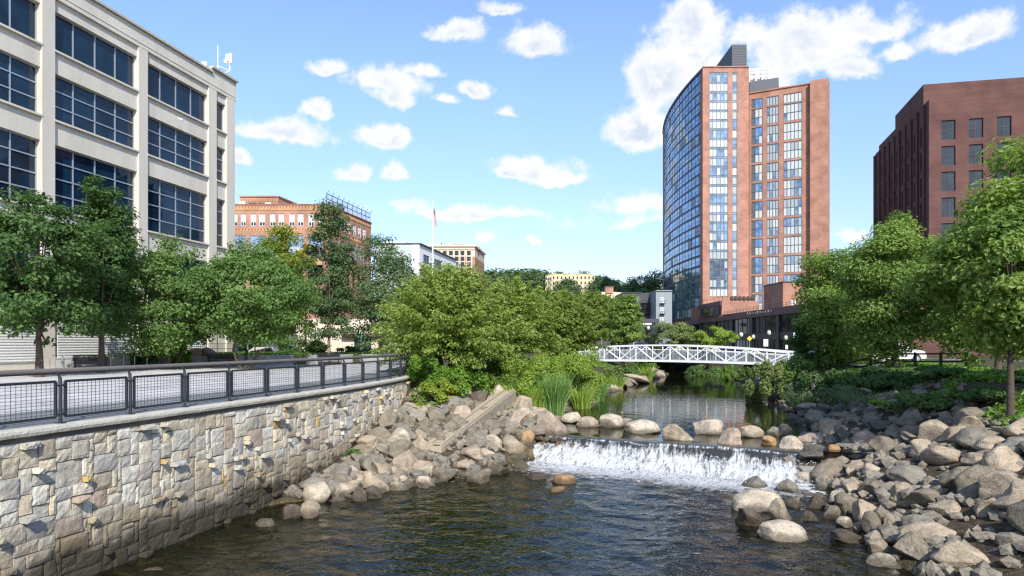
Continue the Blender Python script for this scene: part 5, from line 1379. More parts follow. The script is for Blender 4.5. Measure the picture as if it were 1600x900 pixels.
def pebbles():
    """the small stones between the rocks, too many to count"""
    V, F = [], []; bm = bmesh.new(); bmesh.ops.create_icosphere(bm, subdivisions=1, radius=1); bv = np.array([v.co[:] for v in bm.verts]); bf = np.array([[v.index for v in f.verts] for f in bm.faces]); bm.free()
    pts = []
    for ylo, yhi, xf, n in [(21.2, 36, lambda y: (max(float(XW(y)) + .1, float(XL(y)) - 6.5), float(XL(y)) + .9), 900), (13, 37, lambda y: (float(XR(y)) - 1.2, float(XR(y)) + 6), 1500), (37, 90, lambda y: (float(XL(y)) - 1.6, float(XL(y)) + .4), 350), (37, 80, lambda y: (float(XR(y)) - .5, float(XR(y)) + 2.6), 450)]:
        for _ in range(n):
            y = random.uniform(ylo, yhi); a, b = xf(y)
            if b > a: pts.append((random.uniform(a, b), y))
    pts = np.array(pts); z = height(pts[:, 0], pts[:, 1]); n = len(pts); r = rng.uniform(.06, .27, n)
    sc = r[:, None] * rng.uniform(.6, 1.3, (n, 3)) * (1, 1, .7)
    jit = 1 + rng.uniform(-.28, .28, (n, len(bv), 1)); an = rng.uniform(0, 6.28, n); ca, sa = np.cos(an), np.sin(an)
    vv = bv[None] * jit * sc[:, None, :]; vx = vv[..., 0] * ca[:, None] - vv[..., 1] * sa[:, None]; vy = vv[..., 0] * sa[:, None] + vv[..., 1] * ca[:, None]
    V = np.stack([vx + pts[:, :1], vy + pts[:, 1:2], vv[..., 2] + (z + r * .25)[:, None]], -1).reshape(-1, 3); F = (np.arange(n)[:, None, None] * len(bv) + bf[None]).reshape(-1, 3)
    o = npmesh('gravel', V, F, MT['rock'], smooth=False); o.color = (.25, .215, .165, 1); tag(o, 'small loose stones filling the gaps between bank rocks', 'gravel', kind='stuff')


pebbles()


# ------------------------------------------------------------------ vegetation
def unit(v): return v / (np.linalg.norm(v, axis=-1, keepdims=True) + 1e-9)


def leaves(C, Nn, size, wid=.34, axis=None, rg=rng):
    n = len(C); a = unit(rg.normal(size=(n, 3))) if axis is None else unit(axis + .35 * rg.normal(size=(n, 3)))
    Nn = unit(Nn); b = unit(np.cross(Nn, a)); a = np.cross(b, Nn); s = size[:, None]
    up = Nn * s * .12
    V = np.stack([C - a * s * .5, C + b * s * wid + up, C + a * s * .55 - up * .6, C - b * s * wid + up], 1).reshape(-1, 3)
    F = np.arange(n * 4).reshape(-1, 4)
    return V, F


def limb_pts(a, b, sag, n=6):
    a, b = Vector(a), Vector(b); m = (a + b) / 2 + Vector(sag); out = []
    for k in range(n + 1): t = k / n; out.append(a * (1 - t) ** 2 + m * 2 * t * (1 - t) + b * t * t)
    return out


def tree(name, base, H, cz, rx, rz, mat, label, group=None, seed=0, nclump=70, per=190, ls=.19, trunk=.2, fork=None, stems=1, prof='round', bark='bark', ry=None, cat='tree', clump=.215, lean=(0, 0), up=.55, wid=.34, hole=0.):
    """base point, crown centre height cz above base, radii rx (ry) and rz"""
    rg = np.random.default_rng(seed); rd = random.Random(seed); base = Vector(base); ry = ry or rx
    root = thing(name, base, label, cat, group)
    cc = np.array((base.x + lean[0], base.y + lean[1], base.z + cz))
    C = []
    tries = 0
    while len(C) < nclump and tries < 6000:
        tries += 1; d = unit(rg.normal(size=3)); q = rg.uniform(.25, 1) ** .45
        p = d * q; t = (p[2] + 1) / 2
        w = {'round': 1, 'cone': 1.25 - .95 * t, 'vase': .45 + .75 * t, 'spread': .75 + .4 * math.sin(math.pi * min(1, t * 1.1)), 'column': 1.05 - .35 * t, 'egg': 1.12 - .42 * t}[prof]
        bumpy = 1 + .16 * math.sin(3 * math.atan2(p[1], p[0]) + seed) + .1 * math.sin(5 * p[2] + seed * 2)
        p = p * np.array((w, w, 1)) * np.array((bumpy, bumpy, 1 + .06 * math.sin(seed)))
        if any(np.sum((p - c) ** 2) < (.20 if nclump < 60 else .15) ** 2 for c in C): continue
        C.append(p)
    C = np.array(C); Rr = np.array((rx, ry, rz)); mean = (rx + ry + rz) / 3
    W_ = cc + C * Rr * (1 - clump * .55)
    n = per * len(W_)
    cr = mean * clump * rg.uniform(.55, 1.4, len(W_))
    k = rg.choice(len(W_), n, p=cr ** 2 / np.sum(cr ** 2))
    d = unit(rg.normal(size=(n, 3))); q = rg.uniform(0, 1, n) ** .5
    flat = np.array((1.2, 1.2, .66))
    pos_ = W_[k] + d * flat * (q * cr[k])[:, None]
    out = unit(pos_ - cc)
    Nn = d * .45 + out * .35 + np.array((0, 0, up)) + .38 * rg.normal(size=(n, 3))
    size = ls * rg.uniform(.5, 1.3, n)
    V, F = leaves(pos_, Nn, size, wid, rg=rg)
    ct = rg.uniform(0, 1, len(W_)); tint = np.clip(.42 * ct[k] + .58 * rg.uniform(0, 1, n), 0, 1)
    npmesh('crown', V, F, L[mat], np.repeat(tint, 4), root)
    if trunk:
        tm = MB(); fk = base + Vector((lean[0] * .3, lean[1] * .3, fork if fork is not None else max(.8, cz - rz * .75)))
        starts = []
        for s in range(stems):
            a = 6.283 * s / stems + seed; off = Vector((math.cos(a), math.sin(a) * .6, 0)) * (0 if stems == 1 else .12 + trunk * .6)
            e = fk + (Vector((math.cos(a), math.sin(a), 0)) * rx * .22 if stems > 1 else Vector((0, 0, 0)))
            pts = limb_pts(base + off + Vector((0, 0, -.25)), e, (rd.uniform(-.1, .1), rd.uniform(-.1, .1), 0), 7); rad = [trunk * (1.45 if i == 0 else 1.08) * (1 - .45 * i / 7) for i in range(8)]
            tm.tube(pts, rad, 9); starts.append((e, trunk * .58))
        top = cc + np.array((0, 0, rz * .62)); tm.tube(limb_pts(starts[0][0], top, (rd.uniform(-.3, .3), rd.uniform(-.3, .3), 0)), [starts[0][1] * (1 - .14 * i) for i in range(7)], 7)
        idx = rg.permutation(len(W_))[:min(len(W_), 26)]
        for i in idx:
            e, r0 = starts[i % len(starts)]; t = rd.uniform(0, .45); s = e.lerp(Vector(top), t); tm.tube(limb_pts(s, W_[i], (0, 0, -.12 * rz * rd.random()), 5), [r0 * .55 * (1 - t) * (1 - .155 * j) + .012 for j in range(6)], 6)
        tm.build('trunk', MT[bark], root, smooth=True)
    return root


def spray_tree(name, base, H, R_, mat, label, group=None, seed=0, nspray=230, per=70, ls=.16, trunk=.16, stems=4, lo=.27, cat='tree', bark='bark', flat=.55):
    """vase-shaped tree: leaves set along ascending, arching twigs"""
    rg = np.random.default_rng(seed); rd = random.Random(seed); base = Vector(base); root = thing(name, base, label, cat, group)
    fk = np.array(base) + np.array((0, 0, H * .22)); Cs, Ns, Ax, Tn = [], [], [], []; tm = MB()
    for s in range(stems):
        a = 6.283 * s / stems + seed; tm.tube(limb_pts(base + Vector((math.cos(a) * .1, math.sin(a) * .1, -.3)), Vector(fk) + Vector((math.cos(a) * R_ * .14, math.sin(a) * R_ * .14, 0)), (0, 0, 0), 5), [trunk * (1.25 - .12 * i) for i in range(6)], 7)
    for i in range(nspray):
        a = rd.uniform(0, 6.283); t = rd.random() ** .8; el = R(-8 + 90 * t); rr = R_ * (.62 + .56 * rd.random()) * (1 + .13 * math.sin(3 * a + seed))
        end = np.array(base) + np.array((math.cos(a) * math.cos(el) * rr * 1.05, math.sin(a) * math.cos(el) * rr * 1.05, H * lo + (H * (1 - lo)) * math.sin(el) * rd.uniform(.75, 1.04)))
        st = fk + (end - fk) * rd.uniform(.05, .3) ; mid = (st + end) / 2 + np.array((0, 0, H * .10))
        n = int(per * rd.uniform(.7, 1.3)); u = rg.uniform(.18, 1.06, n); pt = ((1 - u) ** 2)[:, None] * st + (2 * u * (1 - u))[:, None] * mid + (u * u)[:, None] * end
        tg = unit((2 * (1 - u))[:, None] * (mid - st) + (2 * u)[:, None] * (end - mid))
        w = R_ * .07 * (1.15 - .75 * np.clip(u, 0, 1)); off = rg.normal(size=(n, 3)) * w[:, None] * np.array((1, 1, flat))
        Cs.append(pt + off); Ns.append(np.array((0, 0, .8)) + unit(off) * .5 + .45 * rg.normal(size=(n, 3))); Ax.append(tg + unit(off) * .7 + np.array((0, 0, -.15))); Tn.append(np.clip(.4 * rd.random() + .6 * rg.uniform(0, 1, n), 0, 1))
        if i % 5 == 0: tm.tube([Vector(((1 - q) ** 2) * st + 2 * q * (1 - q) * mid + q * q * end) for q in (0, .25, .5, .75, 1)], [trunk * .34, trunk * .27, trunk * .19, trunk * .11, .01], 5); tm.tube([Vector(fk), Vector(st)], [trunk * .5, trunk * .34], 5)
    C = np.concatenate(Cs); V, F = leaves(C, np.concatenate(Ns), ls * rg.uniform(.65, 1.25, len(C)), .24, np.concatenate(Ax), rg=rg)
    npmesh('crown', V, F, L[mat], np.repeat(np.concatenate(Tn), 4), root); tm.build('trunk', MT[bark], root, smooth=True)
    return root


def bush(name, base, r, h, mat, label, group=None, seed=0, n=5200, ls=.13, ry=None, cat='shrub', wid=.36, up=.5, clumps=16):
    rg = np.random.default_rng(seed); base = Vector(base); ry = ry or r; root = thing(name, base, label, cat, group)
    a = rg.uniform(0, 6.283, clumps); q = rg.uniform(0, .78, clumps) ** .6; zc = rg.uniform(.18, .86, clumps) * (1 - .30 * q)
    W_ = np.stack([base.x + np.cos(a) * q * r, base.y + np.sin(a) * q * ry, base.z + zc * h], 1); cr = rg.uniform(.22, .36, clumps)
    k = rg.integers(0, clumps, n); d = unit(rg.normal(size=(n, 3))); s = rg.uniform(0, 1, n) ** .5
    p = W_[k] + d * np.array((r, ry, h * .62)) * (cr[k] * s)[:, None]; p[:, 2] = np.maximum(p[:, 2], base.z + .03)
    Nn = d * .6 + np.array((0, 0, up)) + .4 * rg.normal(size=(n, 3))
    V, F = leaves(p, Nn, ls * rg.uniform(.6, 1.3, n), wid, rg=rg); ct = rg.uniform(0, 1, clumps)
    npmesh('foliage', V, F, L[mat], np.repeat(np.clip(.4 * ct[k] + .6 * rg.uniform(0, 1, n), 0, 1), 4), root)
    m = MB()
    for i in range(min(7, clumps)): m.tube(limb_pts(base + Vector((rg.normal() * .06, rg.normal() * .06, -.1)), W_[i], (0, 0, .1), 4), [.03, .025, .02, .014, .008], 5)
    m.build('stem', MT['bark'], root); return root


def blades(name, base, r, h, mat, label, n=320, seed=0, w=.035, group=None, cat='grass clump', lean=.45, ry=None):
    rg = np.random.default_rng(seed); base = np.array(base); ry = ry or r
    a = rg.uniform(0, 6.283, n); q = np.sqrt(rg.uniform(0, 1, n)); b = base + np.stack([np.cos(a) * q * r * .55, np.sin(a) * q * ry * .55, 0 * a - .04], 1)
    dirn = np.stack([np.cos(a), np.sin(a), 0 * a], 1) * (lean * (.2 + q))[:, None] + .12 * rg.normal(size=(n, 3)); dirn[:, 2] = 0; hh = h * rg.uniform(.55, 1.05, n)
    sd = unit(np.cross(unit(rg.normal(size=(n, 3))), np.array((0, 0, 1.)))); V = []
    for t, wf in ((0, 1), (.4, .95), (.75, .65), (1, .06)):
        c = b + dirn * (hh * t ** 2)[:, None] * 1.0 + np.array((0, 0, 1)) * (hh * t * (1 - .22 * t * lean))[:, None]
        V += [c - sd * w * wf, c + sd * w * wf]
    V = np.stack(V, 1).reshape(-1, 3); F = (np.arange(n)[:, None, None] * 8 + np.array([(0, 1, 3, 2), (2, 3, 5, 4), (4, 5, 7, 6)])[None]).reshape(-1, 4)
    return tag(npmesh(name, V, F, L[mat], np.repeat(rg.uniform(0, 1, n), 8)), label, cat, group)


def G(px, d, dz=0.): 
    x = (px - 800) / FOC * d; return Vector((x, d, ground_z(x, d) + dz))


def crownz(base, py, d): return EYE + (HOR - py) / FOC * d - base.z     # height above base of a photo row at depth d


def ctree(name, px, d, ytop, ybot, wpx, mat, label, **kw):
    """crown spans photo rows ytop..ybot and is wpx wide at depth d"""
    b = G(px, d); t, o = crownz(b, ytop, d), crownz(b, ybot, d); rz = (t - o) / 2
    return tree(name, b, t, (t + o) / 2, wpx / FOC * d / 2, rz, mat, label, **kw)


ctree('dogwood_tree', 265, 43, 362, 566, 205, 'dogwood', 'broad dark green tree in front of the office windows', seed=3, nclump=120, per=240, ls=.21, trunk=.11, stems=3, fork=1.2, prof='spread', group=None)
ctree('dogwood_tree', 385, 43.5, 366, 556, 195, 'dogwood', 'round dark green tree with three stems at the office corner', seed=4, nclump=120, per=240, ls=.21, trunk=.14, stems=3, fork=1.2, prof='spread')
ctree('shade_tree', 158, 38, 240, 560, 100, 'deep', 'tall deep green tree at the left edge before the office', seed=5, nclump=95, per=230, ls=.2, trunk=.2, prof='egg')
ctree('shade_tree', 60, 33, 280, 560, 190, 'deep', 'deep green tree beyond the left edge of the promenade', seed=6, nclump=90, per=200, ls=.22, trunk=.2)
ctree('hornbeam_tree', 440, 60, 345, 552, 120, 'gold', 'yellow green upright tree behind the round dark trees', seed=8, nclump=80, per=220, ls=.24, trunk=.2, prof='egg')
ctree('oak_tree', 514, 53, 296, 556, 88, 'oak', 'tallest slender grey green tree before the brick warehouse', seed=9, nclump=125, per=140, ls=.2, trunk=.16, prof='egg', clump=.175, bark='bark_l')
ctree('oak_tree', 600, 56, 354, 554, 150, 'oak', 'spreading grey green tree left of the white building', seed=10, nclump=120, per=150, ls=.2, trunk=.17, prof='egg', clump=.18, bark='bark_l')
ctree('small_tree', 478, 66, 376, 430, 40, 'yellow', 'small patch of bright yellow foliage behind the slender tree', seed=11, nclump=14, per=160, ls=.26, trunk=.08)
# olive cherry row along the river walk
for i, (px, d, yt, w, nm, m, l) in enumerate([(697, 36.5, 412, 225, 0, 'cherry', 'nearest wide olive green cherry tree rising behind the wall end'), (800, 46, 436, 165, 1, 'cherry', 'second olive cherry tree behind the bank shrubs'), (868, 54, 452, 135, 2, 'cherry2', 'third olive cherry tree in the row towards the bridge'),
                                              (922, 88, 458, 116, 3, 'cherry2', 'fourth olive cherry tree in the row towards the bridge'), (960, 96, 464, 92, 4, 'cherry2', 'last olive cherry tree in the row beside the bridge')]):
    b = G(px, d); H = crownz(b, yt, d); spray_tree('cherry_tree', b, H, w / FOC * d / 2, m, l, 'olive cherry trees along the river walk', seed=20 + i, lo=(.25, .30, .36, .36, .36)[i], nspray=(460, 320, 280, 250, 210)[i], per=95, ls=.17 + .004 * d - .1, trunk=.15)
ctree('maple_tree', 978, 80, 452, 545, 62, 'planetree', 'fresh green tree beside the far bridge end', seed=31, nclump=60, per=150, ls=.3, trunk=.15, prof='egg')
ctree('willow_shrub', 1049, 102, 499, 556, 78, 'willow', 'soft olive willow shrub behind the footbridge', seed=33, nclump=55, per=190, ls=.24, trunk=.06, stems=3, prof='round')
ctree('young_tree', 1113, 101, 505, 552, 66, 'lime', 'small lime green tree behind the footbridge before the shops', seed=34, nclump=45, per=170, ls=.26, trunk=.06, prof='spread')
# right bank
ctree('plane_tree', 1318, 50, 372, 582, 160, 'planetree', 'large fresh green tree leaning over the right bank', seed=40, nclump=120, per=230, ls=.21, trunk=.17, prof='round', bark='bark')
ctree('plane_tree', 1398, 41, 322, 580, 190, 'planetree', 'tallest fresh green tree on the right bank before the brown tower', seed=41, nclump=130, per=240, ls=.2, trunk=.18, prof='egg')
ctree('plane_tree', 1690, 23.5, 150, 560, 330, 'planetree', 'nearest leafy tree at the far right edge of the bank', seed=42, nclump=110, per=230, ls=.2, trunk=.2)
ctree('plane_tree', 1580, 21.5, 270, 560, 230, 'planetree', 'smaller leafy tree overhanging the right bank rocks at the far right', seed=45, nclump=90, per=220, ls=.18, trunk=.12)
ctree('plane_tree', 1560, 35, 300, 590, 220, 'planetree', 'leafy tree behind the nearest one at the far right edge', seed=44, nclump=100, per=210, ls=.22, trunk=.2)
ctree('dark_tree', 1285, 52, 470, 585, 90, 'deep', 'dark green understorey tree behind the right bank tree', seed=43, nclump=60, per=190, ls=.22, trunk=.1)

# shrubs on the left bank
SH = [(668, 34, 540, 74, 'bright', 'tall bright green shrub climbing by the railing end', 8500, .13), (722, 34.5, 562, 80, 'bright', 'rounded bright green shrub right of the yellow one', 5600, .14), (688, 33.2, 586, 74, 'lime_y', 'yellow tinted shrub above the boulders by the wall', 6200, .12),
      (768, 38.5, 545, 100, 'dogwood', 'dark green shrub in the shade of the cherry tree', 9000, .15), (800, 37.5, 548, 100, 'lime', 'lime green shrub behind the tall boulders', 10500, .11), (842, 40, 537, 104, 'lime', 'lime green shrub left of the reeds', 11500, .115), (884, 44, 532, 100, 'lime', 'lime green shrub above the reeds', 11500, .12),
      (918, 48, 540, 74, 'lime', 'lime green shrub under the left bridge end', 9000, .125), (733, 41, 555, 80, 'dogwood', 'dark green shrub behind the bright rounded one', 4600, .16), (958, 60, 562, 34, 'willow', 'small dull green shrub on the shore under the bridge', 2600, .16), (1000, 78, 560, 60, 'bright', 'green waterside shrub behind the bridge truss', 2800, .2), (985, 68, 568, 40, 'dogwood', 'dark waterside shrub beneath the bridge', 2200, .2), (1100, 84, 566, 70, 'dogwood', 'dark shrub on the far shore below the bridge', 2600, .22)]
for i, (px, d, yt, w, m, l, n, ls) in enumerate(SH):
    b = G(px, d); h = crownz(b, yt, d); bush('shrub', b, w / FOC * d / 2, max(.6, h), m, l, 'shrubs along the left bank', 60 + i, n, ls)
SR = [(1197, 46, 548, 66, 'willow', 'rounded pale willow shrub at the right bridge end', 11000, .15), (1240, 46, 552, 70, 'dogwood', 'dark green shrub right of the pale willow shrub', 7000, .16), (1262, 40, 576, 64, 'sage', 'blue green feathery shrub on the right bank', 5500, .14), (1302, 37, 566, 100, 'deep', 'dark shaded shrub beneath the right tree', 6500, .16),
      (1352, 36, 566, 90, 'deep', 'dark shaded shrub left of the fence', 6500, .16), (1396, 32, 580, 100, 'deep', 'dark shaded shrub at the right edge below the fence', 6500, .16), (1320, 33, 596, 90, 'sage', 'low sage green shrub above the shaded rocks', 5500, .13), (1375, 29, 628, 40, 'lime', 'small yellow green shrub among the shaded rocks', 1800, .11), (1172, 66, 562, 40, 'dogwood', 'dark shrub on the far right shore under the bridge', 2400, .18), (1145, 74, 566, 34, 'bright', 'small green shrub by the far right waterline', 1800, .18), (1470, 30, 570, 120, 'deep', 'wide dark shrub beyond the right edge of the bank', 6800, .16), (1440, 27, 606, 100, 'dogwood', 'broad green shrub on the bank below the wide dark one', 6000, .14), (1540, 25.5, 600, 130, 'deep', 'large dark shrub at the far right of the bank', 7000, .14), (1425, 35, 574, 80, 'dogwood', 'mid green shrub in front of the right fence', 5000, .15), (1590, 29, 575, 130, 'dogwood', 'green shrub under the leafy tree at the far right', 6000, .16)]
for i, (px, d, yt, w, m, l, n, ls) in enumerate(SR):
    b = G(px, d); h = crownz(b, yt, d); bush('shrub', b, w / FOC * d / 2, max(.45, h), m, l, 'shrubs along the right bank', 90 + i, n, ls)
blades('reed_clump', G(866, 37.0), .9, 2.35, 'iris', 'tall green reed clump standing at the left pond edge', 620, 1, .026, lean=.22)
blades('reed_clump', G(846, 37.0), .6, 1.7, 'lime', 'shorter yellow green reeds left of the tall clump', 240, 2, .03, lean=.3)
blades('reed_clump', G(908, 41.5), 0.9, 1.7, 'lime', 'loose yellow green reeds in front of the shrub above the pond', 300, 11, .028, lean=.3)
blades('reed_clump', G(932, 47), 0.9, 1.6, 'iris', 'green reeds on the bank below the left bridge end', 280, 12, .028, lean=.3)
blades('reed_clump', G(826, 36.5), 0.6, 1.3, 'lime', 'short pale reeds left of the main reed clump', 220, 13, .028, lean=.3)
blades('reed_clump', G(790, 37), 0.7, 1.2, 'iris', 'low green reeds behind the tall pale boulder', 220, 14, .028, lean=.3)
blades('reed_clump', G(962, 58), 1.0, 1.5, 'lime', 'pale reeds by the flat stones of the left pond edge', 260, 15, .028, lean=.3)
blades('reed_clump', G(1010, 72), 1.0, 1.9, 'lime', 'yellow green reeds on the shore under the bridge', 200, 3, .05)
blades('reed_clump', G(1255, 38), .9, 1.3, 'sage', 'grey green ornamental grass on the right bank', 300, 4, .025, lean=.6)
blades('reed_clump', G(1345, 31), 1.1, 1.1, 'sage', 'arching pale grass above the shaded right rocks', 320, 5, .022, lean=.75)
for i, (px, py, r, h, m, l) in enumerate([(586, 702, .38, .42, 'bright', 'bright green weed growing at the stone wall foot'), (556, 716, .42, .42, 'dogwood', 'darker weed tuft left of the bright weed at the wall'), (1272, 664, .36, .34, 'bright', 'broad leaved bright weed on the right weir boulders'), (870, 632, .7, .5, 'lime', 'low lime weeds under the reed clump'),
                                          (945, 606, .55, .75, 'bright', 'small leafy plant among stones by the pond'), (770, 622, .8, .55, 'bright', 'low green plants behind the tall pale boulder'), (650, 640, .5, .3, 'lime_y', 'dry yellow green grass at the wall end'), (1385, 640, .45, .4, 'lime', 'yellow green weed at the shaded right edge')]):
    b = land(px, py); bush('weed', b, r, h, m, l, None, 120 + i, 620, .10, cat='weed', clumps=9)


def ground_cover():
    pts = []
    for ylo, yhi, xf, n in [(34, 75, lambda y: (float(XL(y)) - 7.5, float(XL(y)) - .9), 15000), (30, 70, lambda y: (float(XR(y)) + 2.6, float(XR(y)) + 11), 20000), (19, 31, lambda y: (float(XR(y)) + 5.2, float(XR(y)) + 13), 14000), (30, 36, lambda y: (float(XW(y)) + .3, float(XL(y)) - 4), 1200)]:
        y = rng.uniform(ylo, yhi, n); a = np.array([xf(q) for q in y]); x = a[:, 0] + (a[:, 1] - a[:, 0]) * rng.uniform(0, 1, n); k = (fbm(x, y, .8, 9) > -.12) & ~((x < -7.6)); pts.append(np.stack([x, y], 1)[k])
    p = np.concatenate(pts); z = height(p[:, 0], p[:, 1]); n = len(p); C = np.stack([p[:, 0], p[:, 1], z + rng.uniform(.02, .3, n)], 1)
    V, F = leaves(C, np.array((0, 0, .6)) + .6 * rng.normal(size=(n, 3)), rng.uniform(.1, .22, n), .3); tag(npmesh('ground_cover', V, F, L['bright'], np.repeat(rng.uniform(0, .8, n), 4)), 'low green plants covering the upper banks', 'ground cover', kind='stuff')
    # planting bed behind the plaza
    n = 16000; x = rng.uniform(-29, -8.6, n); y = rng.uniform(41, 62, n); k = (plaza_side(x, y) > .5); x, y = x[k], y[k]; n = len(x); z = height(x, y); C = np.stack([x, y, z + rng.uniform(.02, .3, n)], 1)
    V, F = leaves(C, np.array((0, 0, .6)) + .6 * rng.normal(size=(n, 3)), rng.uniform(.1, .22, n), .3); tag(npmesh('bed_plants', V, F, L['dogwood'], np.repeat(rng.uniform(0, .9, n), 4)), 'low plants in the raised bed behind the plaza', 'ground cover', kind='stuff')


ground_cover()
# hilltop trees
HT = [(760, 432, 330, 60, 'low'), (793, 430, 330, 50, ''), (838, 417, 330, 56, ''), (822, 428, 322, 44, ''), (884, 430, 318, 44, ''), (895, 445, 312, 30, ''), (941, 423, 320, 50, ''), (962, 438, 312, 44, ''), (985, 440, 322, 40, ''), (1000, 427, 300, 50, ''), (1025, 421, 300, 58, ''), (910, 424, 352, 60, ''), (868, 424, 356, 40, ''), (930, 452, 300, 40, ''), (852, 452, 305, 40, ''), (1008, 446, 290, 40, ''), (975, 452, 280, 44, ''), (720, 438, 340, 60, ''), (1330, 460, 300, 80, ''), (640, 450, 320, 80, '')]
for i, (px, yt, d, w, _) in enumerate(HT):
    b = G(px, d); H = max(9., crownz(b, yt, d)); r = w / FOC * d / 2
    where = 'left of the cream apartments' if px < 850 else ('beside the cream apartments' if px < 935 else ('between the cream apartments and the tower' if px < 1040 else 'on the horizon behind the brick tower'))
    tree('hill_tree', b, H, H * .62, r, H * .40, 'hill', '%s dark green tree on the far hill %s' % ('broad' if w > 48 else 'narrow', where), 'trees on the far hill ' + where, seed=200 + i, nclump=50, per=130, ls=.85, trunk=.4, clump=.3)


def woods():
    n = 2600; x = rng.uniform(-260, 330, n); y = rng.uniform(290, 470, n); z = height(x, y); k = z > 3; x, y, z = x[k], y[k], z[k]; n = len(x); per = 30
    r = rng.uniform(3, 5.5, n); d = unit(rng.normal(size=(n, per, 3))); p = np.stack([x, y, z + 4.0], 1)[:, None] + d * (r[:, None, None] * np.array((1, 1, 1.0)) * rng.uniform(.5, 1, (n, per, 1)))
    d = d.reshape(-1, 3); p = p.reshape(-1, 3); V, F = leaves(p, d + np.array((0, 0, .5)), rng.uniform(1.6, 2.8, len(p)), .45); tag(npmesh('woods', V, F, L['hill'], np.repeat(np.repeat(rng.uniform(0, 1, n), per), 4)), 'dense woods covering the far hillside', 'woods', kind='stuff')


woods()

# ------------------------------------------------------------------ planter, plaza furniture
def planter():
    d = Vector((PL_B[0] - PL_A[0], PL_B[1] - PL_A[1], 0)); Lp = d.length; d.normalize(); A = Vector((PL_A[0], PL_A[1], 0)); n = Vector((d.y, -d.x, 0)); an = math.atan2(d.y, d.x)
    for i, (a, b, l) in enumerate([(0, .30, 'long low grey planter wall before the office trees'), (.34, .62, 'low grey planter wall in the middle of the plaza edge'), (.66, .80, 'short low grey planter wall right of the middle one'), (.83, .99, 'low grey planter wall near the railing end')]):
        m = MB(); c = A + d * (Lp * (a + b) / 2); m.box((c.x, c.y, .30), (Lp * (b - a), .42, .72), an); m.box((c.x, c.y, .70), (Lp * (b - a) + .06, .5, .075), an); tag(m.build('planter_wall', MT['conc_grey']), l, 'planter wall')
    for i, (t, l) in enumerate([(.12, 'dark slatted bench facing the plaza below the left tree'), (.42, 'dark slatted bench before the middle planter wall'), (.72, 'dark slatted bench near the yellow green shrub')]):
        c = A + d * (Lp * t) + n * .75; r = thing('bench', (c.x, c.y, 0), l, 'bench'); s = MB(); bk = MB()
        for k in range(4): q = c + n * (-.2 + .13 * k); s.box((q.x, q.y, .45), (1.8, .1, .04), an)
        for k in range(3): q = c - n * .28; bk.box((q.x, q.y, .58 + .13 * k), (1.8, .04, .1), an)
        s.build('seat', MT['black'], r); bk.build('backrest', MT['black'], r)
        for e in (-.8, .8):
            m = MB(); q = c + d * e; m.bar(q + n * .18 + Vector((0, 0, 0)), q + n * .18 + Vector((0, 0, .43)), .06); m.bar(q - n * .26, q - n * .30 + Vector((0, 0, .9)), .06); m.build('leg', MT['black'], r)
    for i, (t, l) in enumerate([(.17, 'chrome loop bike stand in front of the left tree'), (.22, 'second chrome loop bike stand beside the first'), (.05, 'loop bike stand at the far left of the plaza')]):
        c = A + d * (Lp * t) + n * 1.9; m = MB(); m.tube([c + d * (-.35), c + d * (-.35) + Vector((0, 0, .75)), c + d * (-.2) + Vector((0, 0, .9)), c + d * .2 + Vector((0, 0, .9)), c + d * .35 + Vector((0, 0, .75)), c + d * .35], .03, 6); tag(m.build('bike_stand', MT['alu']), l, 'bike stand')
    for i, (t, s, tone, l) in enumerate([(.37, .75, 'orange-brown', 'brown landscape boulder beside the parked silver car'), (.405, .85, 'grey-brown', 'grey brown landscape boulder right of the brown one'), (.97, .7, 'tan', 'pale landscape boulder by the planter near the railing end')]):
        c = A + d * (Lp * t) - n * .9; rock(RND[i], (c.x, c.y, .7), s, s * .8, s * .75, tone, l, None, 'boulder')
    x = [(735, 54), (760, 55), (778, 56)]
    for i, (px, dd) in enumerate(x): b = G(px, dd); rock(RND[3 + i], (b.x, b.y, b.z + .5), .9, .8, .75, ('light tan', 'dark brown', 'tan')[i], ('pale seat boulder seen under the first cherry tree', 'dark seat boulder seen under the first cherry tree', 'tan seat boulder right of the dark one under the cherry tree')[i], None, 'boulder')
    # dark mesh fence in the bed before the office
    r = thing('mesh_fence', (-24, 48, .58), 'low black mesh fence between the tree and office wall', 'fence'); m = MB(); a, b = Vector((-27.2, 46.0, .58)), Vector((-20.8, 51.5, .58))
    for k in range(60): q = a.lerp(b, k / 59); m.bar(q, q + Vector((0, 0, 1.0)), .02)
    for z in (.05, .35, .65, 1.0): m.bar(a + Vector((0, 0, z)), b + Vector((0, 0, z)), .03)
    m.build('panel', MT['black'], r)
    for px, dd, yt, w, mt, l in [(285, 45.5, 528, 36, 'bright', 'light green shrub between the two office trees'), (462, 56, 522, 70, 'dogwood', 'green flowering shrub right of the parked silver car'), (500, 58, 528, 44, 'bright', 'yellow green shrub behind the middle planter wall'), (225, 44, 540, 40, 'deep', 'dark shrub at the office wall on the left'), (545, 60, 540, 40, 'deep', 'dark shrub behind the planter wall'), (600, 60, 540, 70, 'deep', 'dark low shrub near the railing end'), (390, 78, 530, 50, 'deep', 'dark hedge behind the parked silver car')]:
        b = G(px, dd); bush('shrub', b, w / FOC * dd / 2, max(.5, crownz(b, yt, dd)), mt, l, None, int(px), 2600, .15)
    b = MB(); q = P(622, 536, 52); b.box((q.x, q.y, 1.05), (1.5, .5, 1.9)); tag(b.build('utility_cabinet', MT['conc_grey']), 'grey utility cabinet beside the trees at the railing end', 'cabinet')


planter()


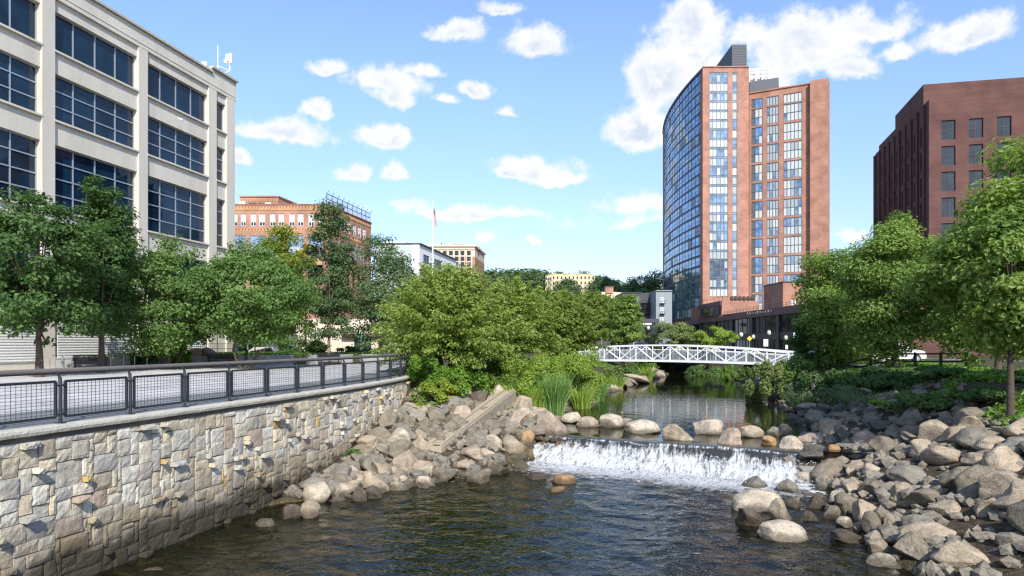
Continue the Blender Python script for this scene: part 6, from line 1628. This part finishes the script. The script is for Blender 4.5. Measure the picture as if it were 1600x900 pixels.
def car(loc, rz, paint, label, group=None, kind='suv', name='parked_car'):
    root = thing(name, loc, label, 'car', group); Mx = Matrix.Translation(loc) @ Matrix.Rotation(rz, 4, 'Z'); w = .9
    prof = [(-2.25, .35), (-2.3, .75), (-2.2, .98), (-1.95, 1.05), (-1.75, 1.5), (-1.2, 1.66), (.25, 1.66), (1.05, 1.08), (2.05, .92), (2.27, .7), (2.25, .35)] if kind == 'suv' else [(-2.3, .3), (-2.3, .8), (-1.6, .95), (-.95, 1.38), (.2, 1.42), (1.0, .95), (2.1, .82), (2.3, .6), (2.3, .3)]
    def T(p): return Mx @ Vector(p)
    b = MB(); n = len(prof); vs = []
    for y in (-1, 1):
        for x, z in prof: vs.append(T((x, y * w * (.84 if z > 1.2 else 1), z)))
    b.add(vs, [tuple(range(n))[::-1], tuple(range(n, 2 * n))] + [(i, (i + 1) % n, n + (i + 1) % n, n + i) for i in range(n)]); b.build('body', paint, root)
    zt = 1.56 if kind == 'suv' else 1.33; g = MB()
    for y in (-1, 1):
        a = [(-1.5, 1.1), (-1.42, zt), (-.35, zt), (-.35, 1.1)]; c = [(-.25, 1.1), (-.25, zt), (.2, zt), (.78, 1.1)]
        if kind != 'suv': a = [(-1.2, .98), (-.85, zt), (-.3, zt), (-.3, .98)]; c = [(-.2, .98), (-.2, zt), (.15, zt), (.75, .98)]
        for q in (a, c):
            f = [T((x, y * (w * (.845 if z > 1.2 else .99) + .012), z)) for x, z in q]; g.add(f, [(0, 1, 2, 3)])
    x0, z0, x1, z1 = (.34, 1.60, 1.0, 1.14) if kind == 'suv' else (.28, 1.37, .93, 1.0); g.add([T((x0 + .02, -.68, z0 + .012)), T((x0 + .02, .68, z0 + .012)), T((x1 + .02, .8, z1 + .012)), T((x1 + .02, -.8, z1 + .012))], [(0, 1, 2, 3)])
    g.build('window', MT['glass_d'], root)
    for x in (-1.4, 1.42):
        for y in (-.86, .86):
            t = MB(); t.tube([T((x, y - .1, .34)), T((x, y + .1, .34))], .34, 14); ty = t.build('wheel', MT['tyre'], root); r_ = MB(); s = 1 if y > 0 else -1; r_.tube([T((x, y + s * .1, .34)), T((x, y + s * .115, .34))], .2, 10); r_.build('rim', MT['alu'], ty)
    for y in (-.62, .62): h = MB(); q = T((2.27, y, .72)); h.ball(q, .11, 8, 5); h.build('headlight', MT['white'], root); h = MB(); h.ball(T((-2.27, y, .85)), .1, 8, 5); h.build('tail_light', MT['red'], root)
    return root


PAINT = {k: plain('car_paint_' + k, c, .3, .2, var=.05) for k, c in dict(silver=(.42, .37, .34), white=(.75, .75, .75), black=(.02, .02, .024), blue=(.04, .07, .16), red=(.35, .03, .03)).items()}
p = P(404, 540, 68); car(Vector((p.x, 68, -.42)), R(186), PAINT['silver'], 'parked silver sport utility car seen past the office corner')
p = P(583, 540, 80); car(Vector((p.x, 80, -1.33)), R(12), PAINT['silver'], 'grey car seen beneath the trees by the cream shopfront', kind='sedan')
for px, d, pt, l in [(1006, 118, 'black', 'dark car facing the camera on the far street'), (1000, 128, 'blue', 'dark blue car behind the dark one on the far street'), (996, 140, 'white', 'white car farthest along the street beyond the bridge')]:
    b = P(px, 536, d); car(Vector((b.x, d, .065)), R(-98), PAINT[pt], l, kind='suv')
b = P(1392, 540, 52); car(Vector((b.x, 52, .12)), R(10), PAINT['white'], 'white car with red trim parked behind the right fence')
b = P(1310, 540, 54); car(Vector((b.x, 54, .12)), R(10), PAINT['white'], 'white car glimpsed through the right bank trees', kind='sedan')


def fence_right():
    r = thing('post_fence', (18, 42, 0), 'dark two rail fence along the right bank path', 'fence'); pts = [P(px, 536, d) for px, d in ((1290, 45), (1325, 43.5), (1360, 42), (1395, 40.5), (1430, 39), (1470, 37.5), (1510, 36))]; rl = MB()
    for a, b in zip(pts[:-1], pts[1:]):
        za, zb = ground_z(a.x, a.y), ground_z(b.x, b.y)
        for h in (.55, .98): rl.bar((a.x, a.y, za + h), (b.x, b.y, zb + h), .07, .09)
    rl.build('rail', MT['black'], r)
    for a in pts: m = MB(); z = ground_z(a.x, a.y); m.bar((a.x, a.y, z - .2), (a.x, a.y, z + 1.05), .11); m.build('post', MT['black'], r)


fence_right()


def lamp(px, d, ytop, label, globe='lampglass', group='street lamps before the shops'):
    b = G(px, d); zt = EYE + (HOR - ytop) / FOC * d; r = thing('street_lamp', b, label, 'street lamp', group); m = MB()
    m.tube([b, b + Vector((0, 0, .5)), b + Vector((0, 0, .6)), Vector((b.x, b.y, zt - .9))], [.16, .14, .07, .055], 8); m.tube([Vector((b.x, b.y, zt - .9)), Vector((b.x, b.y, zt - .75))], [.16, .18], 8); m.build('pole', MT['black'], r)
    g = MB(); g.ball((b.x, b.y, zt - .42), (.27, .27, .36), 10, 8); g.build('globe', MT[globe], r, smooth=True); c = MB(); c.tube([Vector((b.x, b.y, zt - .1)), Vector((b.x, b.y, zt + .12))], [.16, .02], 8); c.build('cap', MT['black'], r)


lamp(1158, 92, 518, 'globe street lamp above the bridge before the second shopfront'); lamp(1201.5, 92, 515, 'globe street lamp left of the black column before the shops'); lamp(1177, 106, 522, 'smaller globe lamp behind the yellow sign'); lamp(1228, 96, 523, 'globe lamp beside the larger white banner'); lamp(1013, 104, 508, 'globe lamp near the cars on the far street', group=None)
for px, y0, y1, w, d, l in [(1196.5, 530, 541, 7, 80, 'smaller white banner sign on a post above the bridge'), (1245, 520, 534, 10.5, 66, 'larger white banner sign on a post by the right tree'), (1229, 539, 545.5, 3.5, 70, 'small white notice on a post beside the bridge')]:
    a = P(px, y0, d); c = P(px, y1, d); g = ground_z(a.x, d); r = thing('banner_sign', (a.x, d, g), l, 'sign'); m = MB(); m.bx((a.x - w / FOC * d / 2, d - .03, c.z), (a.x + w / FOC * d / 2, d + .03, a.z)); m.build('board', MT['white'], r); m = MB(); m.tube([(a.x, d + .09, g - .1), (a.x, d + .09, a.z)], .05, 6); m.build('post', MT['black'], r)
a = P(1171, 529, 100); g = ground_z(a.x, 100); r = thing('road_sign', (a.x, 100, g), 'yellow diamond sign between the shopfront lamps', 'sign'); m = MB(); s = .38; m.add([(a.x, 99.97, a.z + s), (a.x + s, 99.97, a.z), (a.x, 99.97, a.z - s), (a.x - s, 99.97, a.z), (a.x, 100, a.z + s), (a.x + s, 100, a.z), (a.x, 100, a.z - s), (a.x - s, 100, a.z)], [(3, 2, 1, 0), (4, 5, 6, 7), (0, 1, 5, 4), (1, 2, 6, 5), (2, 3, 7, 6), (3, 0, 4, 7)]); m.build('plate', MT['yellow'], r); m = MB(); m.tube([(a.x, 100.06, g), (a.x, 100.06, a.z + .2)], .04, 6); m.build('post', MT['alu'], r)
a = P(564, 525, 74); g = ground_z(a.x, 74); r = thing('street_name_sign', (a.x, 74, g), 'small green street sign on a pole under the trees', 'sign'); m = MB(); m.bx((a.x - .35, 73.97, a.z - .15), (a.x + .35, 74.0, a.z + .15)); m.build('plate', MT['signgreen'], r); m = MB(); m.tube([(a.x, 74.06, g), (a.x, 74.06, a.z + .4)], .05, 6); m.build('post', MT['alu'], r)
a = P(387, 520, 63); m = MB(); m.tube([(a.x, 63, ground_z(a.x, 63)), (a.x, 63, 5.5)], .07, 8); tag(m.build('sign_post', MT['alu']), 'plain grey pole behind the parked silver car', 'pole')


def duck():
    b = land(971, 655); b = Vector((P(971, 655, b.y + .1))); r = thing('duck', b, 'small brown duck standing on the weir stones', 'bird')
    m = MB(); x, y, z = b.x, b.y, b.z; m.ball((x, y, z + .17), (.10, .17, .10), 10, 7); m.tube([(x, y - .1, z + .2), (x, y - .15, z + .30), (x - .01, y - .17, z + .36)], [.06, .042, .04], 8); m.tube([(x, y + .12, z + .19), (x, y + .26, z + .22)], [.06, .01], 6); m.ball((x - .02, y - .18, z + .38), (.05, .06, .05), 8, 6); m.build('body', MT['bark_l'], r, smooth=True)
    m = MB(); m.tube([(x - .03, y - .22, z + .375), (x - .05, y - .30, z + .365)], [.022, .012], 6); m.build('beak', MT['yellow'], r)
    for s in (-.04, .04): m = MB(); m.tube([(x + s, y, z + .1), (x + s, y - .02, z)], .012, 5); m.build('leg', MT['yellow'], r)


duck()
bpy.context.view_layer.update()
